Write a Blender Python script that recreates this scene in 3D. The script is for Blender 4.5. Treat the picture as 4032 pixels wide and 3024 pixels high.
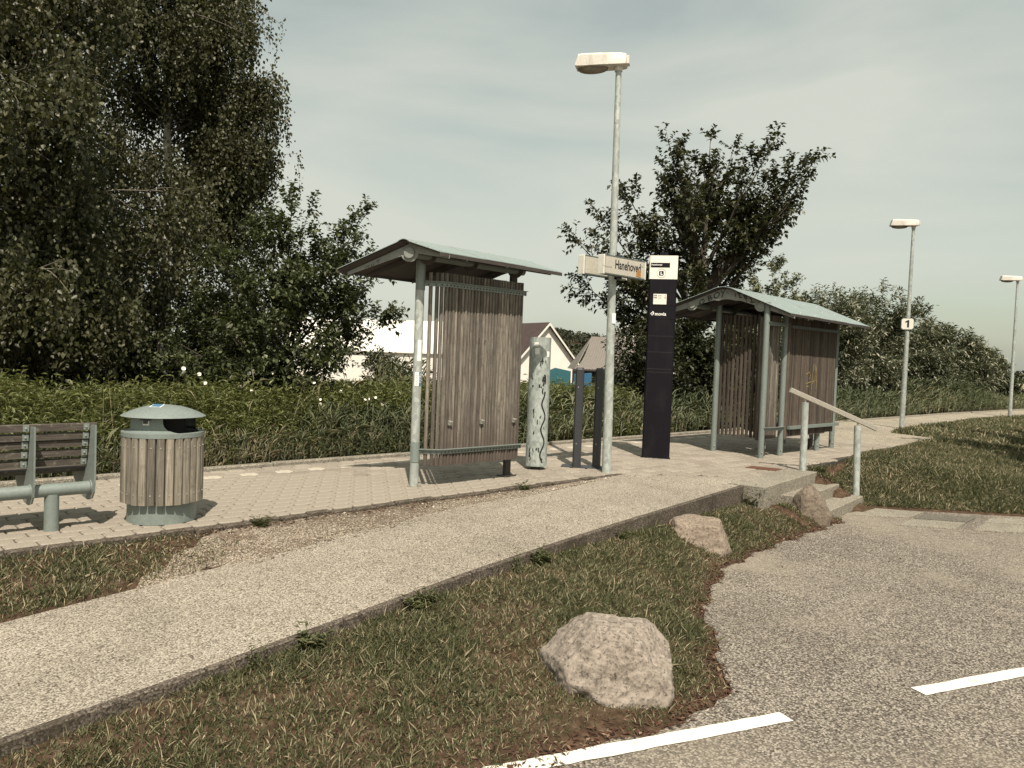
import bpy, bmesh, math, random
import numpy as np
from math import sin, cos, pi, radians, hypot, atan2
from mathutils import Vector, Matrix

for o in list(bpy.data.objects): bpy.data.objects.remove(o, do_unlink=True)
S = bpy.context.scene
COL = S.collection
rng = np.random.default_rng(7)
random.seed(7)

# ------------------------------------------------------------------ camera
HEAD, PITCH, ROLL = radians(46.0), radians(-2.0), radians(2.1)
fw = Vector((cos(HEAD)*cos(PITCH), sin(HEAD)*cos(PITCH), sin(PITCH)))
rt0 = Vector((sin(HEAD), -cos(HEAD), 0)); up0 = rt0.cross(fw)
rt = rt0*cos(ROLL) + up0*sin(ROLL); up = up0*cos(ROLL) - rt0*sin(ROLL)
cam = bpy.data.cameras.new('camera'); camo = bpy.data.objects.new('camera', cam); COL.objects.link(camo)
cam.sensor_width = 36; cam.lens = 27.03; cam.clip_start = 0.05; cam.clip_end = 5000
M = Matrix((rt, up, -fw)).transposed().to_4x4(); M.translation = Vector((0, 0, 1.45))
camo.matrix_world = M
S.camera = camo

# ------------------------------------------------------------------ world, sun, exposure
SUN_EL, SUN_HEAD = radians(56), radians(56)          # the heading that shadows fall towards
W = bpy.data.worlds.new('World'); S.world = W; W.use_nodes = True
wn = W.node_tree.nodes; wl = W.node_tree.links; wn.clear()
wo = wn.new('ShaderNodeOutputWorld'); wb = wn.new('ShaderNodeBackground'); wb.inputs[1].default_value = 0.08
sky = wn.new('ShaderNodeTexSky'); sky.sky_type = 'NISHITA'; sky.sun_disc = False
sky.sun_elevation = SUN_EL; sky.sun_rotation = radians(214); sky.air_density = 1.1; sky.dust_density = 2.2; sky.ozone_density = 1.0
wtc = wn.new('ShaderNodeTexCoord')
wmp = wn.new('ShaderNodeMapping'); wmp.inputs['Scale'].default_value = (1.0, 1.0, 3.4); wmp.inputs['Rotation'].default_value = (0.06, 0.03, 0.6)
wl.new(wtc.outputs['Generated'], wmp.inputs[0])
wno = wn.new('ShaderNodeTexNoise'); wno.inputs['Scale'].default_value = 1.7; wno.inputs['Detail'].default_value = 7; wno.inputs['Roughness'].default_value = 0.48; wno.inputs['Distortion'].default_value = 0.5
wl.new(wmp.outputs[0], wno.inputs['Vector'])
wrp = wn.new('ShaderNodeValToRGB'); wrp.color_ramp.elements[0].position = 0.37; wrp.color_ramp.elements[0].color = (0.46,)*3+(1,)
wrp.color_ramp.elements[1].position = 0.61; wrp.color_ramp.elements[1].color = (0.93,)*3+(1,)
wl.new(wno.outputs[0], wrp.inputs[0])
wmx = wn.new('ShaderNodeMix'); wmx.data_type = 'RGBA'
wl.new(wrp.outputs[0], wmx.inputs['Factor'])
wti = wn.new('ShaderNodeMix'); wti.data_type = 'RGBA'; wti.blend_type = 'MULTIPLY'; wti.inputs['Factor'].default_value = 1
wti.inputs[7].default_value = (1.32, 1.34, 1.0, 1)
wl.new(sky.outputs[0], wti.inputs[6])
wl.new(wti.outputs[2], wmx.inputs[6]); wmx.inputs[7].default_value = (7.15, 7.35, 6.5, 1)
wl.new(wmx.outputs[2], wb.inputs[0]); wl.new(wb.outputs[0], wo.inputs[0])

sl = bpy.data.lights.new('sun', 'SUN'); sl.energy = 5.0; sl.angle = radians(0.55); sl.color = (1.0, 0.90, 0.775)
so = bpy.data.objects.new('sun', sl); COL.objects.link(so)
sd = Vector((cos(SUN_HEAD)*cos(SUN_EL), sin(SUN_HEAD)*cos(SUN_EL), -sin(SUN_EL)))
so.rotation_euler = sd.to_track_quat('-Z', 'Y').to_euler(); so.location = (-20, -30, 40)

S.view_settings.view_transform = 'Standard'; S.view_settings.look = 'None'
S.view_settings.exposure = 0.25; S.view_settings.gamma = 1.0; S.view_settings.use_curve_mapping = False
S.render.engine = 'CYCLES'; S.render.resolution_x = 1024; S.render.resolution_y = 768
S.cycles.max_bounces = 6; S.cycles.transparent_max_bounces = 8

# ------------------------------------------------------------------ helpers
def tag(o, label=None, cat=None, group=None, kind=None):
    if label: o['label'] = label
    if cat: o['category'] = cat
    if group: o['group'] = group
    if kind: o['kind'] = kind
    return o

def thing(name, loc, label, cat, group=None):
    o = bpy.data.objects.new(name, None); o.empty_display_size = 0.1; o.location = loc
    COL.objects.link(o); return tag(o, label, cat, group)

def link(name, me, parent=None, loc=None, rotz=None):
    o = bpy.data.objects.new(name, me); COL.objects.link(o)
    if parent is not None:
        o.parent = parent              # parts are built in world coordinates
        if parent.type == 'EMPTY': o.matrix_parent_inverse = Matrix.Translation(-Vector(parent.location))
    if loc is not None: o.location = loc
    if rotz is not None: o.rotation_euler = (0, 0, rotz)
    return o

def frame_of(d):
    d = Vector(d).normalized()
    a = Vector((0, 0, 1)) if abs(d.z) < 0.95 else Vector((1, 0, 0))
    u = d.cross(a).normalized(); return u, d.cross(u).normalized()

class MB:
    def __init__(s): s.v = []; s.f = []
    def add(s, vs, fs):
        b = len(s.v); s.v += [tuple(v) for v in vs]; s.f += [tuple(b+i for i in f) for f in fs]; return s
    def box(s, c, d, rz=0, tilt=None):
        x, y, z = d[0]/2, d[1]/2, d[2]/2
        m = Matrix.Rotation(rz, 3, 'Z')
        if tilt is not None: m = m @ tilt
        vs = [Vector(c)+m @ Vector(p) for p in [(-x,-y,-z),(x,-y,-z),(x,y,-z),(-x,y,-z),(-x,-y,z),(x,-y,z),(x,y,z),(-x,y,z)]]
        return s.add(vs, [(0,3,2,1),(4,5,6,7),(0,1,5,4),(1,2,6,5),(2,3,7,6),(3,0,4,7)])
    def bbox(s, c, d, b, rz=0):
        """box with chamfered vertical and top edges"""
        x, y, z = d[0]/2, d[1]/2, d[2]/2; m = Matrix.Rotation(rz, 3, 'Z'); vs = []
        def ring(ix, zz):
            X, Y = x-ix, y-ix; k = b
            return [(-X+k,-Y,zz),(X-k,-Y,zz),(X,-Y+k,zz),(X,Y-k,zz),(X-k,Y,zz),(-X+k,Y,zz),(-X,Y-k,zz),(-X,-Y+k,zz)]
        for ix, zz in ((0,-z),(0,z-b),(b,z)): vs += [Vector(c)+m @ Vector(p) for p in ring(ix, zz)]
        fs = [tuple(range(7,-1,-1)), tuple(range(16,24))]
        for r in (0, 8):
            for i in range(8): fs.append((r+i, r+(i+1)%8, r+8+(i+1)%8, r+8+i))
        return s.add(vs, fs)
    def cyl(s, p0, p1, r0, r1=None, n=14, caps=True):
        r1 = r0 if r1 is None else r1
        p0, p1 = Vector(p0), Vector(p1); u, w = frame_of(p1-p0); vs = []
        for p, r in ((p0, r0), (p1, r1)):
            vs += [p + (u*cos(2*pi*i/n) + w*sin(2*pi*i/n))*r for i in range(n)]
        fs = [(i, (i+1) % n, n+(i+1) % n, n+i) for i in range(n)]
        if caps: fs += [tuple(range(n-1, -1, -1)), tuple(range(n, 2*n))]
        return s.add(vs, fs)
    def tube(s, pts, rad, n=6):
        pts = [Vector(p) for p in pts]; vs = []; k = len(pts)
        for i, p in enumerate(pts):
            d = pts[min(i+1, k-1)] - pts[max(i-1, 0)]
            u, w = frame_of(d); r = rad[i] if hasattr(rad, '__len__') else rad
            vs += [p + (u*cos(2*pi*j/n) + w*sin(2*pi*j/n))*r for j in range(n)]
        fs = []
        for i in range(k-1):
            for j in range(n): fs.append((i*n+j, i*n+(j+1) % n, (i+1)*n+(j+1) % n, (i+1)*n+j))
        fs += [tuple(range(n-1, -1, -1)), tuple(range((k-1)*n, k*n))]
        return s.add(vs, fs)
    def lathe(s, c, prof, n=32, a0=0, a1=2*pi):
        full = abs(a1-a0-2*pi) < 1e-6; m = n if full else n+1; vs = []; c = Vector(c)
        for r, z in prof: vs += [c+Vector((r*cos(a0+(a1-a0)*i/n), r*sin(a0+(a1-a0)*i/n), z)) for i in range(m)]
        fs = []
        for k in range(len(prof)-1):
            for i in range(n): fs.append((k*m+i, k*m+(i+1) % m, (k+1)*m+(i+1) % m, (k+1)*m+i))
        return s.add(vs, fs)
    def prism(s, poly, ext):
        """poly: list of 3D points (planar), ext: vector"""
        n = len(poly); e = Vector(ext); p = [Vector(q) for q in poly]
        fs = [tuple(range(n-1, -1, -1)), tuple(range(n, 2*n))] + [(i, (i+1) % n, n+(i+1) % n, n+i) for i in range(n)]
        return s.add(p+[q+e for q in p], fs)
    def sweep(s, path, sec, closed=False, up=(0, 0, 1)):
        """sweep a 2D section (side, up) along a path"""
        path = [Vector(p) for p in path]; k = len(path); m = len(sec); vs = []; upv = Vector(up)
        for i, p in enumerate(path):
            d = (path[min(i+1, k-1)]-path[max(i-1, 0)]).normalized(); side = d.cross(upv).normalized(); u2 = side.cross(d)
            vs += [p+side*a+u2*b for a, b in sec]
        fs = []
        for i in range(k-1):
            for j in range(m): fs.append((i*m+j, (i+1)*m+j, (i+1)*m+(j+1) % m, i*m+(j+1) % m))
        fs += [tuple(range(m)), tuple(range(k*m-1, (k-1)*m-1, -1))]
        return s.add(vs, fs)
    def mesh(s, name, mat, smooth=False, recalc=True):
        me = bpy.data.meshes.new(name); me.from_pydata(s.v, [], s.f)
        if recalc:
            bm = bmesh.new(); bm.from_mesh(me); bmesh.ops.recalc_face_normals(bm, faces=bm.faces); bm.to_mesh(me); bm.free()
        if mat: me.materials.append(mat)
        if smooth:
            for p in me.polygons: p.use_smooth = True
            try: me.set_sharp_from_angle(angle=radians(38))
            except Exception: pass
        me.update(); return me
    def build(s, name, mat, parent=None, smooth=False, loc=None, rotz=None, recalc=True):
        return link(name, s.mesh(name, mat, smooth, recalc), parent, loc, rotz)

def arr_mesh(name, V, F, mat, attrs=None, smooth=False):
    """mesh from numpy arrays; F has 3 or 4 columns"""
    me = bpy.data.meshes.new(name); V = np.asarray(V, np.float32); F = np.asarray(F, np.int32); k = F.shape[1]
    me.vertices.add(len(V)); me.vertices.foreach_set('co', V.ravel())
    me.loops.add(F.size); me.loops.foreach_set('vertex_index', F.ravel())
    me.polygons.add(len(F)); me.polygons.foreach_set('loop_start', np.arange(0, F.size, k, dtype=np.int32))
    me.polygons.foreach_set('loop_total', np.full(len(F), k, np.int32))
    if smooth: me.polygons.foreach_set('use_smooth', np.ones(len(F), bool))
    for n, a in (attrs or {}).items():
        at = me.attributes.new(n, 'FLOAT', 'POINT'); at.data.foreach_set('value', np.asarray(a, np.float32))
    me.update(calc_edges=True); me.validate()
    if mat: me.materials.append(mat)
    return me

def text_mesh(body, size, mat, sx=1.0, align='LEFT', bold=0.0):
    cu = bpy.data.curves.new('lettering', 'FONT'); cu.body = body; cu.size = size; cu.align_x = align; cu.offset = bold; cu.resolution_u = 3
    to = bpy.data.objects.new('lettering', cu); COL.objects.link(to)
    me = bpy.data.meshes.new_from_object(to); bpy.data.objects.remove(to, do_unlink=True); bpy.data.curves.remove(cu)
    for v in me.vertices: v.co.x *= sx
    me.materials.clear(); me.materials.append(mat); return me

def place_flat(name, me, origin, ux, uy, parent):
    """put a flat mesh (x,y) on a plane given by origin and axes"""
    ux, uy = Vector(ux).normalized(), Vector(uy).normalized(); n = ux.cross(uy)
    o = Vector(origin)
    for v in me.vertices: v.co = o + ux*v.co.x + uy*v.co.y + n*v.co.z
    return link(name, me, parent)

def ribbon(mb, pts, w, fmap):
    pts = [Vector((p[0], p[1], 0)) for p in pts]; k = len(pts); vs = []
    for i, p in enumerate(pts):
        d = pts[min(i+1, k-1)]-pts[max(i-1, 0)]; d.normalize(); q = Vector((-d.y, d.x, 0))*w/2
        vs += [fmap(p.x+q.x, p.y+q.y), fmap(p.x-q.x, p.y-q.y)]
    mb.add(vs, [(2*i, 2*i+1, 2*i+3, 2*i+2) for i in range(k-1)])

# ------------------------------------------------------------------ materials
MATS = {}
class NT:
    def __init__(s, name):
        s.m = bpy.data.materials.new(name); s.m.use_nodes = True; s.n = s.m.node_tree.nodes; s.l = s.m.node_tree.links
        s.b = s.n['Principled BSDF']; s.out = s.n['Material Output']; MATS[name] = s.m
        s.tc = s.n.new('ShaderNodeTexCoord')
    def new(s, t, **k):
        n = s.n.new(t)
        for a, v in k.items(): setattr(n, a, v)
        return n
    def vec(s, scale=(1, 1, 1), src='Object', rand=False):
        m = s.new('ShaderNodeMapping'); m.inputs['Scale'].default_value = scale
        if rand:
            oi = s.new('ShaderNodeObjectInfo'); mm = s.new('ShaderNodeMath', operation='MULTIPLY'); mm.inputs[1].default_value = 37.0
            s.l.new(oi.outputs['Random'], mm.inputs[0]); cb = s.new('ShaderNodeCombineXYZ')
            for i in range(3): s.l.new(mm.outputs[0], cb.inputs[i])
            s.l.new(cb.outputs[0], m.inputs['Location'])
        s.l.new(s.tc.outputs[src], m.inputs[0]); return m.outputs[0]
    def noise(s, vec, scale, detail=4, rough=0.55, dist=0.0):
        n = s.new('ShaderNodeTexNoise'); n.inputs['Scale'].default_value = scale; n.inputs['Detail'].default_value = detail
        n.inputs['Roughness'].default_value = rough; n.inputs['Distortion'].default_value = dist; s.l.new(vec, n.inputs['Vector']); return n.outputs[0]
    def vor(s, vec, scale, feature='F1', out='Distance'):
        n = s.new('ShaderNodeTexVoronoi'); n.feature = feature; n.inputs['Scale'].default_value = scale; s.l.new(vec, n.inputs['Vector']); return n.outputs[out]
    def ramp(s, fac, stops):
        r = s.new('ShaderNodeValToRGB'); e = r.color_ramp.elements
        while len(e) < len(stops): e.new(0.5)
        for i, (p, c) in enumerate(stops): e[i].position = p; e[i].color = (c if hasattr(c, '__len__') else (c,)*3)+((1,) if hasattr(c, '__len__') else (1,))
        s.l.new(fac, r.inputs[0]); return r.outputs[0]
    def mix(s, fac, a, b, mode='MIX'):
        m = s.new('ShaderNodeMix'); m.data_type = 'RGBA'; m.blend_type = mode
        for sock, v in ((m.inputs['Factor'], fac), (m.inputs[6], a), (m.inputs[7], b)):
            if hasattr(v, 'is_output') or hasattr(v, 'links'): s.l.new(v, sock)
            elif hasattr(v, '__len__'): sock.default_value = tuple(v)+(1,)
            else: sock.default_value = v
        return m.outputs[2]
    def color(s, c):
        if hasattr(c, 'links'): s.l.new(c, s.b.inputs['Base Color'])
        else: s.b.inputs['Base Color'].default_value = tuple(c)+(1,)
    def rough(s, r):
        if hasattr(r, 'links'): s.l.new(r, s.b.inputs['Roughness'])
        else: s.b.inputs['Roughness'].default_value = r
    def bump(s, h, strength=0.4, dist=0.01):
        b = s.new('ShaderNodeBump'); b.inputs['Strength'].default_value = strength; b.inputs['Distance'].default_value = dist
        s.l.new(h, b.inputs['Height']); s.l.new(b.outputs[0], s.b.inputs['Normal'])
    def randval(s):
        return s.new('ShaderNodeObjectInfo').outputs['Random']
    def attr(s, name):
        a = s.new('ShaderNodeAttribute'); a.attribute_name = name; return a.outputs['Fac']

def simple(name, col, rough=0.6, metal=0.0, var=0.18, scale=9):
    t = NT(name); v = t.vec(); n = t.noise(v, scale, 5, 0.6)
    a = tuple(c*(1-var) for c in col); b = tuple(min(1, c*(1+var)) for c in col)
    t.color(t.ramp(n, [(0.3, a), (0.7, b)])); t.rough(rough); t.b.inputs['Metallic'].default_value = metal; return t.m

def wood(name, dark, mid, light, sc=1.0, stain=None):
    t = NT(name); v = t.vec((26*sc, 26*sc, 1.3*sc), rand=True); n = t.noise(v, 3.0, 6, 0.65, 0.3)
    v2 = t.vec((90*sc, 90*sc, 2.0*sc), rand=True); f = t.noise(v2, 2.4, 4, 0.7)
    c = t.ramp(n, [(0.25, dark), (0.5, mid), (0.78, light)])
    c = t.mix(0.55, c, t.ramp(f, [(0.3, (0.35,)*3), (0.7, (1.0,)*3)]), 'MULTIPLY')
    r = t.ramp(t.randval(), [(0, (0.55, 0.53, 0.52)), (0.5, (0.92, 0.9, 0.88)), (1, (1.34, 1.3, 1.24))])
    c = t.mix(1.0, c, r, 'MULTIPLY')
    v3 = t.vec((1, 1, 1), rand=True); d = t.noise(v3, 9, 5, 0.6); c = t.mix(t.ramp(d, [(0.52, 0.0), (0.75, 0.55)]), c, tuple(x*0.55 for x in dark))
    if stain:
        g = t.new('ShaderNodeNewGeometry'); sp = t.new('ShaderNodeSeparateXYZ'); t.l.new(g.outputs['Position'], sp.inputs[0])
        mr = t.new('ShaderNodeMapRange'); mr.inputs[1].default_value = stain[0]; mr.inputs[2].default_value = stain[1]; t.l.new(sp.outputs[2], mr.inputs[0])
        wv = t.noise(t.vec((5, 5, 0.6)), 2.0, 3, 0.6); mu = t.new('ShaderNodeMath', operation='MULTIPLY'); t.l.new(mr.outputs[0], mu.inputs[0]); t.l.new(t.ramp(wv, [(0.3, 0.2), (0.65, 1.0)]), mu.inputs[1])
        c = t.mix(mu.outputs[0], c, stain[2])
    t.color(c); t.rough(0.85); t.bump(f, 0.35, 0.004); return t.m

def galvanised(name, base, var=0.35, scale=38, rough=0.5, metal=0.35, stretch=(1, 1, 0.55)):
    t = NT(name); v = t.vec(stretch); n = t.vor(v, scale, 'F1', 'Color')
    sp = t.new('ShaderNodeSeparateColor'); t.l.new(n, sp.inputs[0])
    c = t.ramp(sp.outputs[0], [(0.0, tuple(x*(1-var) for x in base)), (1.0, tuple(min(1, x*(1+var)) for x in base))])
    g = t.noise(t.vec((1, 1, 0.35)), 5.0, 5, 0.65); c = t.mix(t.ramp(g, [(0.45, 0.0), (0.75, 0.55)]), c, tuple(x*0.62 for x in base))
    t.color(c); t.rough(rough); t.b.inputs['Metallic'].default_value = metal; return t.m

def painted(name, col, rough=0.5, metal=0.1, dirt=(0.10, 0.085, 0.06), amount=0.5):
    t = NT(name); n = t.noise(t.vec((1, 1, 0.5)), 6, 6, 0.65); f = t.noise(t.vec(), 45, 3, 0.6)
    c = t.ramp(f, [(0.3, tuple(x*0.9 for x in col)), (0.7, tuple(min(1, x*1.1) for x in col))])
    c = t.mix(t.ramp(n, [(0.5, 0.0), (0.78, amount)]), c, dirt)
    t.color(c); t.rough(rough); t.b.inputs['Metallic'].default_value = metal; t.bump(n, 0.08, 0.01); return t.m

def foliage(name, stops, rough=0.55, trans=0.25, tcol=(0.16, 0.2, 0.04)):
    t = NT(name); c = t.ramp(t.attr('shade'), stops); t.color(c); t.rough(rough)
    t.b.inputs['Specular IOR Level'].default_value = 0.35
    tr = t.new('ShaderNodeBsdfTranslucent'); tr.inputs[0].default_value = tcol+(1,)
    mx = t.new('ShaderNodeMixShader'); mx.inputs[0].default_value = trans
    t.l.new(t.b.outputs[0], mx.inputs[1]); t.l.new(tr.outputs[0], mx.inputs[2]); t.l.new(mx.outputs[0], t.out.inputs[0]); return t.m

def aggregate(name, darks, mids, lights, scale, big=(0.85, 1.12), bump=0.5, bd=0.004, patch=None):
    """chip-sealed surface: stones of mixed colour"""
    t = NT(name); v = t.vec(); cc = t.vor(v, scale, 'F1', 'Color'); sp = t.new('ShaderNodeSeparateColor'); t.l.new(cc, sp.inputs[0])
    d = t.vor(v, scale, 'F1', 'Distance')
    c = t.ramp(sp.outputs[0], [(0.0, darks), (0.45, mids), (1.0, lights)])
    c = t.mix(t.ramp(d, [(0.45, 0.0), (0.8, 0.85)]), c, tuple(x*0.35 for x in darks))
    f = t.noise(v, 0.55, 5, 0.6); c = t.mix(1.0, c, t.ramp(f, [(0.3, (big[0],)*3), (0.7, (big[1],)*3)]), 'MULTIPLY')
    f2 = t.noise(v, 3.1, 4, 0.65); c = t.mix(1.0, c, t.ramp(f2, [(0.25, (0.86,)*3), (0.75, (1.1,)*3)]), 'MULTIPLY')
    if patch: c = t.mix(t.ramp(t.noise(v, patch[0], 5, 0.7), [(patch[1], 0.0), (patch[1]+0.14, patch[3])]), c, patch[2])
    t.color(c); t.rough(0.95); t.b.inputs['Specular IOR Level'].default_value = 0.15; t.bump(d, bump, bd); return t.m

m_wood = wood('weathered_wood', (0.075, 0.064, 0.054), (0.19, 0.17, 0.145), (0.42, 0.385, 0.33), stain=(0.95, 0.45, (0.075, 0.055, 0.045)))
m_woodbin = wood('weathered_wood_pale', (0.13, 0.115, 0.092), (0.27, 0.245, 0.20), (0.45, 0.415, 0.345))
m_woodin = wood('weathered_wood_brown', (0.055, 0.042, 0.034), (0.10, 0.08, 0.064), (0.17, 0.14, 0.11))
m_woodbench = wood('weathered_wood_bench', (0.05, 0.042, 0.035), (0.10, 0.085, 0.068), (0.2, 0.175, 0.14))
def wood_x(name, dark, mid, light):
    t = NT(name); n = t.noise(t.vec((1.6, 26, 26), rand=True), 3.0, 6, 0.65, 0.3); f = t.noise(t.vec((3, 90, 90), rand=True), 2.4, 4, 0.7)
    c = t.ramp(n, [(0.25, dark), (0.5, mid), (0.78, light)]); c = t.mix(0.5, c, t.ramp(f, [(0.3, (0.4,)*3), (0.7, (1.0,)*3)]), 'MULTIPLY')
    li = t.noise(t.vec(rand=True), 22, 5, 0.6); c = t.mix(t.ramp(li, [(0.58, 0.0), (0.7, 0.6)]), c, (0.26, 0.25, 0.2)); t.color(c); t.rough(0.9); t.bump(f, 0.4, 0.004); return t.m
m_benchx = wood_x('bench_wood', (0.045, 0.036, 0.03), (0.085, 0.072, 0.058), (0.19, 0.165, 0.135))
m_railx = wood_x('rail_wood', (0.24, 0.215, 0.18), (0.38, 0.35, 0.30), (0.50, 0.465, 0.405))
m_galv = galvanised('galvanised_steel', (0.42, 0.45, 0.42), 0.22, 30, 0.55, 0.2)
m_galvp = galvanised('galvanised_sheet', (0.40, 0.44, 0.41), 0.25, 34, 0.5, 0.2)
m_green = painted('grey_green_paint', (0.205, 0.24, 0.222), 0.5, 0.1, amount=0.35)
m_greend = painted('dark_grey_green_paint', (0.12, 0.145, 0.135), 0.5, 0.1)
m_roof = painted('zinc_roof', (0.27, 0.325, 0.31), 0.42, 0.2, (0.2, 0.22, 0.19), 0.5)
m_soffit = painted('roof_underside', (0.05, 0.042, 0.036), 0.7, 0.0)  # brownish dark; under the shelter roofs it also stands for shade
m_plate = painted('gable_plate_paint', (0.25, 0.26, 0.24), 0.55, 0.1, amount=0.4)
m_black = painted('black_panel', (0.008, 0.0065, 0.010), 0.42, 0.0, (0.03, 0.026, 0.03), 0.35); m_black.node_tree.nodes['Principled BSDF'].inputs['Specular IOR Level'].default_value = 0.2
m_white = simple('white_panel', (0.82, 0.79, 0.70), 0.45, 0, 0.04)
m_ink = simple('black_ink', (0.012, 0.011, 0.011), 0.6, 0, 0.1)
m_marker = simple('faded_marker', (0.035, 0.035, 0.033), 0.7, 0, 0.2)
m_grey = simple('grey_print', (0.30, 0.29, 0.26), 0.6, 0, 0.05)
m_wprint = simple('white_print', (0.85, 0.84, 0.80), 0.5, 0, 0.03)
m_signface = painted('sign_face', (0.50, 0.475, 0.405), 0.5, 0.0, (0.36, 0.33, 0.26), 0.3)
m_alu = simple('sign_frame', (0.72, 0.70, 0.62), 0.45, 0.1, 0.06)
m_orange = simple('orange_sticker', (0.42, 0.20, 0.05), 0.6, 0, 0.4, 40)
m_blue = simple('blue_sticker', (0.06, 0.17, 0.28), 0.5, 0, 0.1)
m_lamp = painted('lamp_housing', (0.66, 0.625, 0.555), 0.55, 0.0, (0.34, 0.29, 0.22), 0.75)
m_bowl = simple('lamp_bowl', (0.22, 0.19, 0.15), 0.2, 0, 0.3)
m_dark = painted('charcoal_paint', (0.045, 0.047, 0.052), 0.4, 0.1, (0.1, 0.1, 0.1), 0.25)
m_void = simple('dark_inside', (0.008, 0.007, 0.007), 0.9, 0, 0.1)
m_steel = simple('bolt_steel', (0.55, 0.55, 0.5), 0.35, 0.6, 0.1)
m_rust = painted('rusty_iron', (0.11, 0.042, 0.022), 0.9, 0.0, (0.05, 0.025, 0.018), 0.6)
m_yellow = simple('yellow_paint', (0.28, 0.215, 0.09), 0.8, 0, 0.3, 30)

m_ramp = aggregate('ramp_chippings', (0.20, 0.172, 0.135), (0.335, 0.296, 0.24), (0.50, 0.45, 0.372), 105, bump=0.35, patch=(0.9, 0.60, (0.22, 0.20, 0.16), 0.4))
m_road = aggregate('road_chippings', (0.085, 0.073, 0.06), (0.205, 0.18, 0.148), (0.42, 0.375, 0.315), 88, big=(0.8, 1.12), bump=0.45, patch=(0.35, 0.5, (0.29, 0.25, 0.197), 0.5))
m_path = aggregate('path_surface', (0.24, 0.21, 0.16), (0.36, 0.32, 0.25), (0.5, 0.45, 0.36), 60, bump=0.2)
m_conc = aggregate('cast_concrete', (0.20, 0.18, 0.145), (0.29, 0.265, 0.215), (0.40, 0.37, 0.30), 95, bump=0.25, patch=(4.0, 0.56, (0.12, 0.105, 0.085), 0.6))
m_kerb = aggregate('dirty_kerb', (0.075, 0.06, 0.047), (0.12, 0.10, 0.08), (0.20, 0.172, 0.14), 95, bump=0.3, patch=(3.0, 0.5, (0.05, 0.042, 0.03), 0.7))
m_gravbed = aggregate('gravel_bed', (0.12, 0.092, 0.068), (0.27, 0.225, 0.17), (0.46, 0.40, 0.32), 90, bump=0.9, bd=0.008, patch=(1.6, 0.52, (0.10, 0.066, 0.045), 0.75))
m_slabdark = aggregate('dark_slab', (0.12, 0.112, 0.09), (0.17, 0.158, 0.128), (0.24, 0.225, 0.185), 95, bump=0.2)  # darker grey mix for a single slab
m_joint = simple('joint_sand', (0.045, 0.038, 0.03), 0.95, 0, 0.3, 40)

def paver_mat():
    t = NT('paving_brick'); v = t.vec(); n = t.noise(v, 60, 4, 0.7); b = t.noise(v, 0.7, 5, 0.6)
    c = t.ramp(n, [(0.3, (0.235, 0.207, 0.17)), (0.7, (0.355, 0.318, 0.267))])
    r = t.ramp(t.new('ShaderNodeNewGeometry').outputs['Random Per Island'], [(0, (0.84, 0.83, 0.82)), (1, (1.1, 1.1, 1.08))]); c = t.mix(1.0, c, r, 'MULTIPLY')
    c = t.mix(1.0, c, t.ramp(b, [(0.3, (0.86,)*3), (0.7, (1.08,)*3)]), 'MULTIPLY')
    c = t.mix(t.ramp(t.noise(v, 5, 5, 0.7), [(0.6, 0.0), (0.72, 0.35)]), c, (0.16, 0.135, 0.1))
    t.color(c); t.rough(0.92); t.b.inputs['Specular IOR Level'].default_value = 0.2; t.bump(n, 0.3, 0.003); return t.m
m_paver = paver_mat()
m_paverw = simple('pale_paving_brick', (0.44, 0.395, 0.32), 0.9, 0, 0.12, 30)

def soil_mat():
    t = NT('soil'); v = t.vec(); n = t.noise(v, 14, 6, 0.7); b = t.noise(v, 1.3, 4, 0.6)
    c = t.ramp(n, [(0.28, (0.032, 0.018, 0.012)), (0.5, (0.07, 0.043, 0.029)), (0.72, (0.15, 0.105, 0.072))])
    c = t.mix(t.ramp(b, [(0.45, 0.0), (0.75, 0.3)]), c, (0.06, 0.062, 0.03)); t.color(c); t.rough(1.0); t.b.inputs['Specular IOR Level'].default_value = 0.1; t.bump(n, 0.6, 0.02); return t.m
m_soil = soil_mat()

def granite(name, lo, mid, hi, band):
    t = NT(name); v = t.vec(); n = t.noise(v, 34, 6, 0.75); b = t.noise(t.vec(band), 5, 6, 0.65, 1.2); sp = t.vor(v, 95, 'F1', 'Distance')
    c = t.ramp(n, [(0.3, lo), (0.5, mid), (0.7, hi)]); c = t.mix(t.ramp(b, [(0.45, 0.0), (0.6, 0.5)]), c, tuple(x*1.12 for x in hi))
    c = t.mix(t.ramp(t.noise(v, 48, 4, 0.75), [(0.55, 0.0), (0.62, 0.8)]), c, tuple(x*0.35 for x in lo))
    c = t.mix(t.ramp(t.noise(v, 6, 5, 0.7), [(0.56, 0.0), (0.7, 0.45)]), c, (0.11, 0.1, 0.075))
    t.color(c); t.color(c); t.rough(0.9); h = t.mix(0.25, n, b); t.bump(h, 0.6, 0.010); return t.m
m_stone = granite('granite_grey', (0.10, 0.082, 0.067), (0.225, 0.19, 0.155), (0.35, 0.30, 0.25), (2.2, 2.2, 5))
m_stoneb = granite('granite_red', (0.11, 0.08, 0.06), (0.21, 0.165, 0.125), (0.31, 0.255, 0.2), (1.5, 1.5, 7))
m_stonec = granite('granite_brown', (0.08, 0.06, 0.045), (0.15, 0.118, 0.088), (0.22, 0.178, 0.135), (1.5, 1.5, 3))
m_bark = painted('bark', (0.075, 0.06, 0.045), 0.95, 0, (0.03, 0.026, 0.02), 0.7)
m_birch = painted('birch_bark', (0.55, 0.52, 0.45), 0.8, 0, (0.04, 0.035, 0.03), 0.8)
m_tank = simple('white_roofing', (0.80, 0.77, 0.70), 0.5, 0, 0.03)
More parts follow.
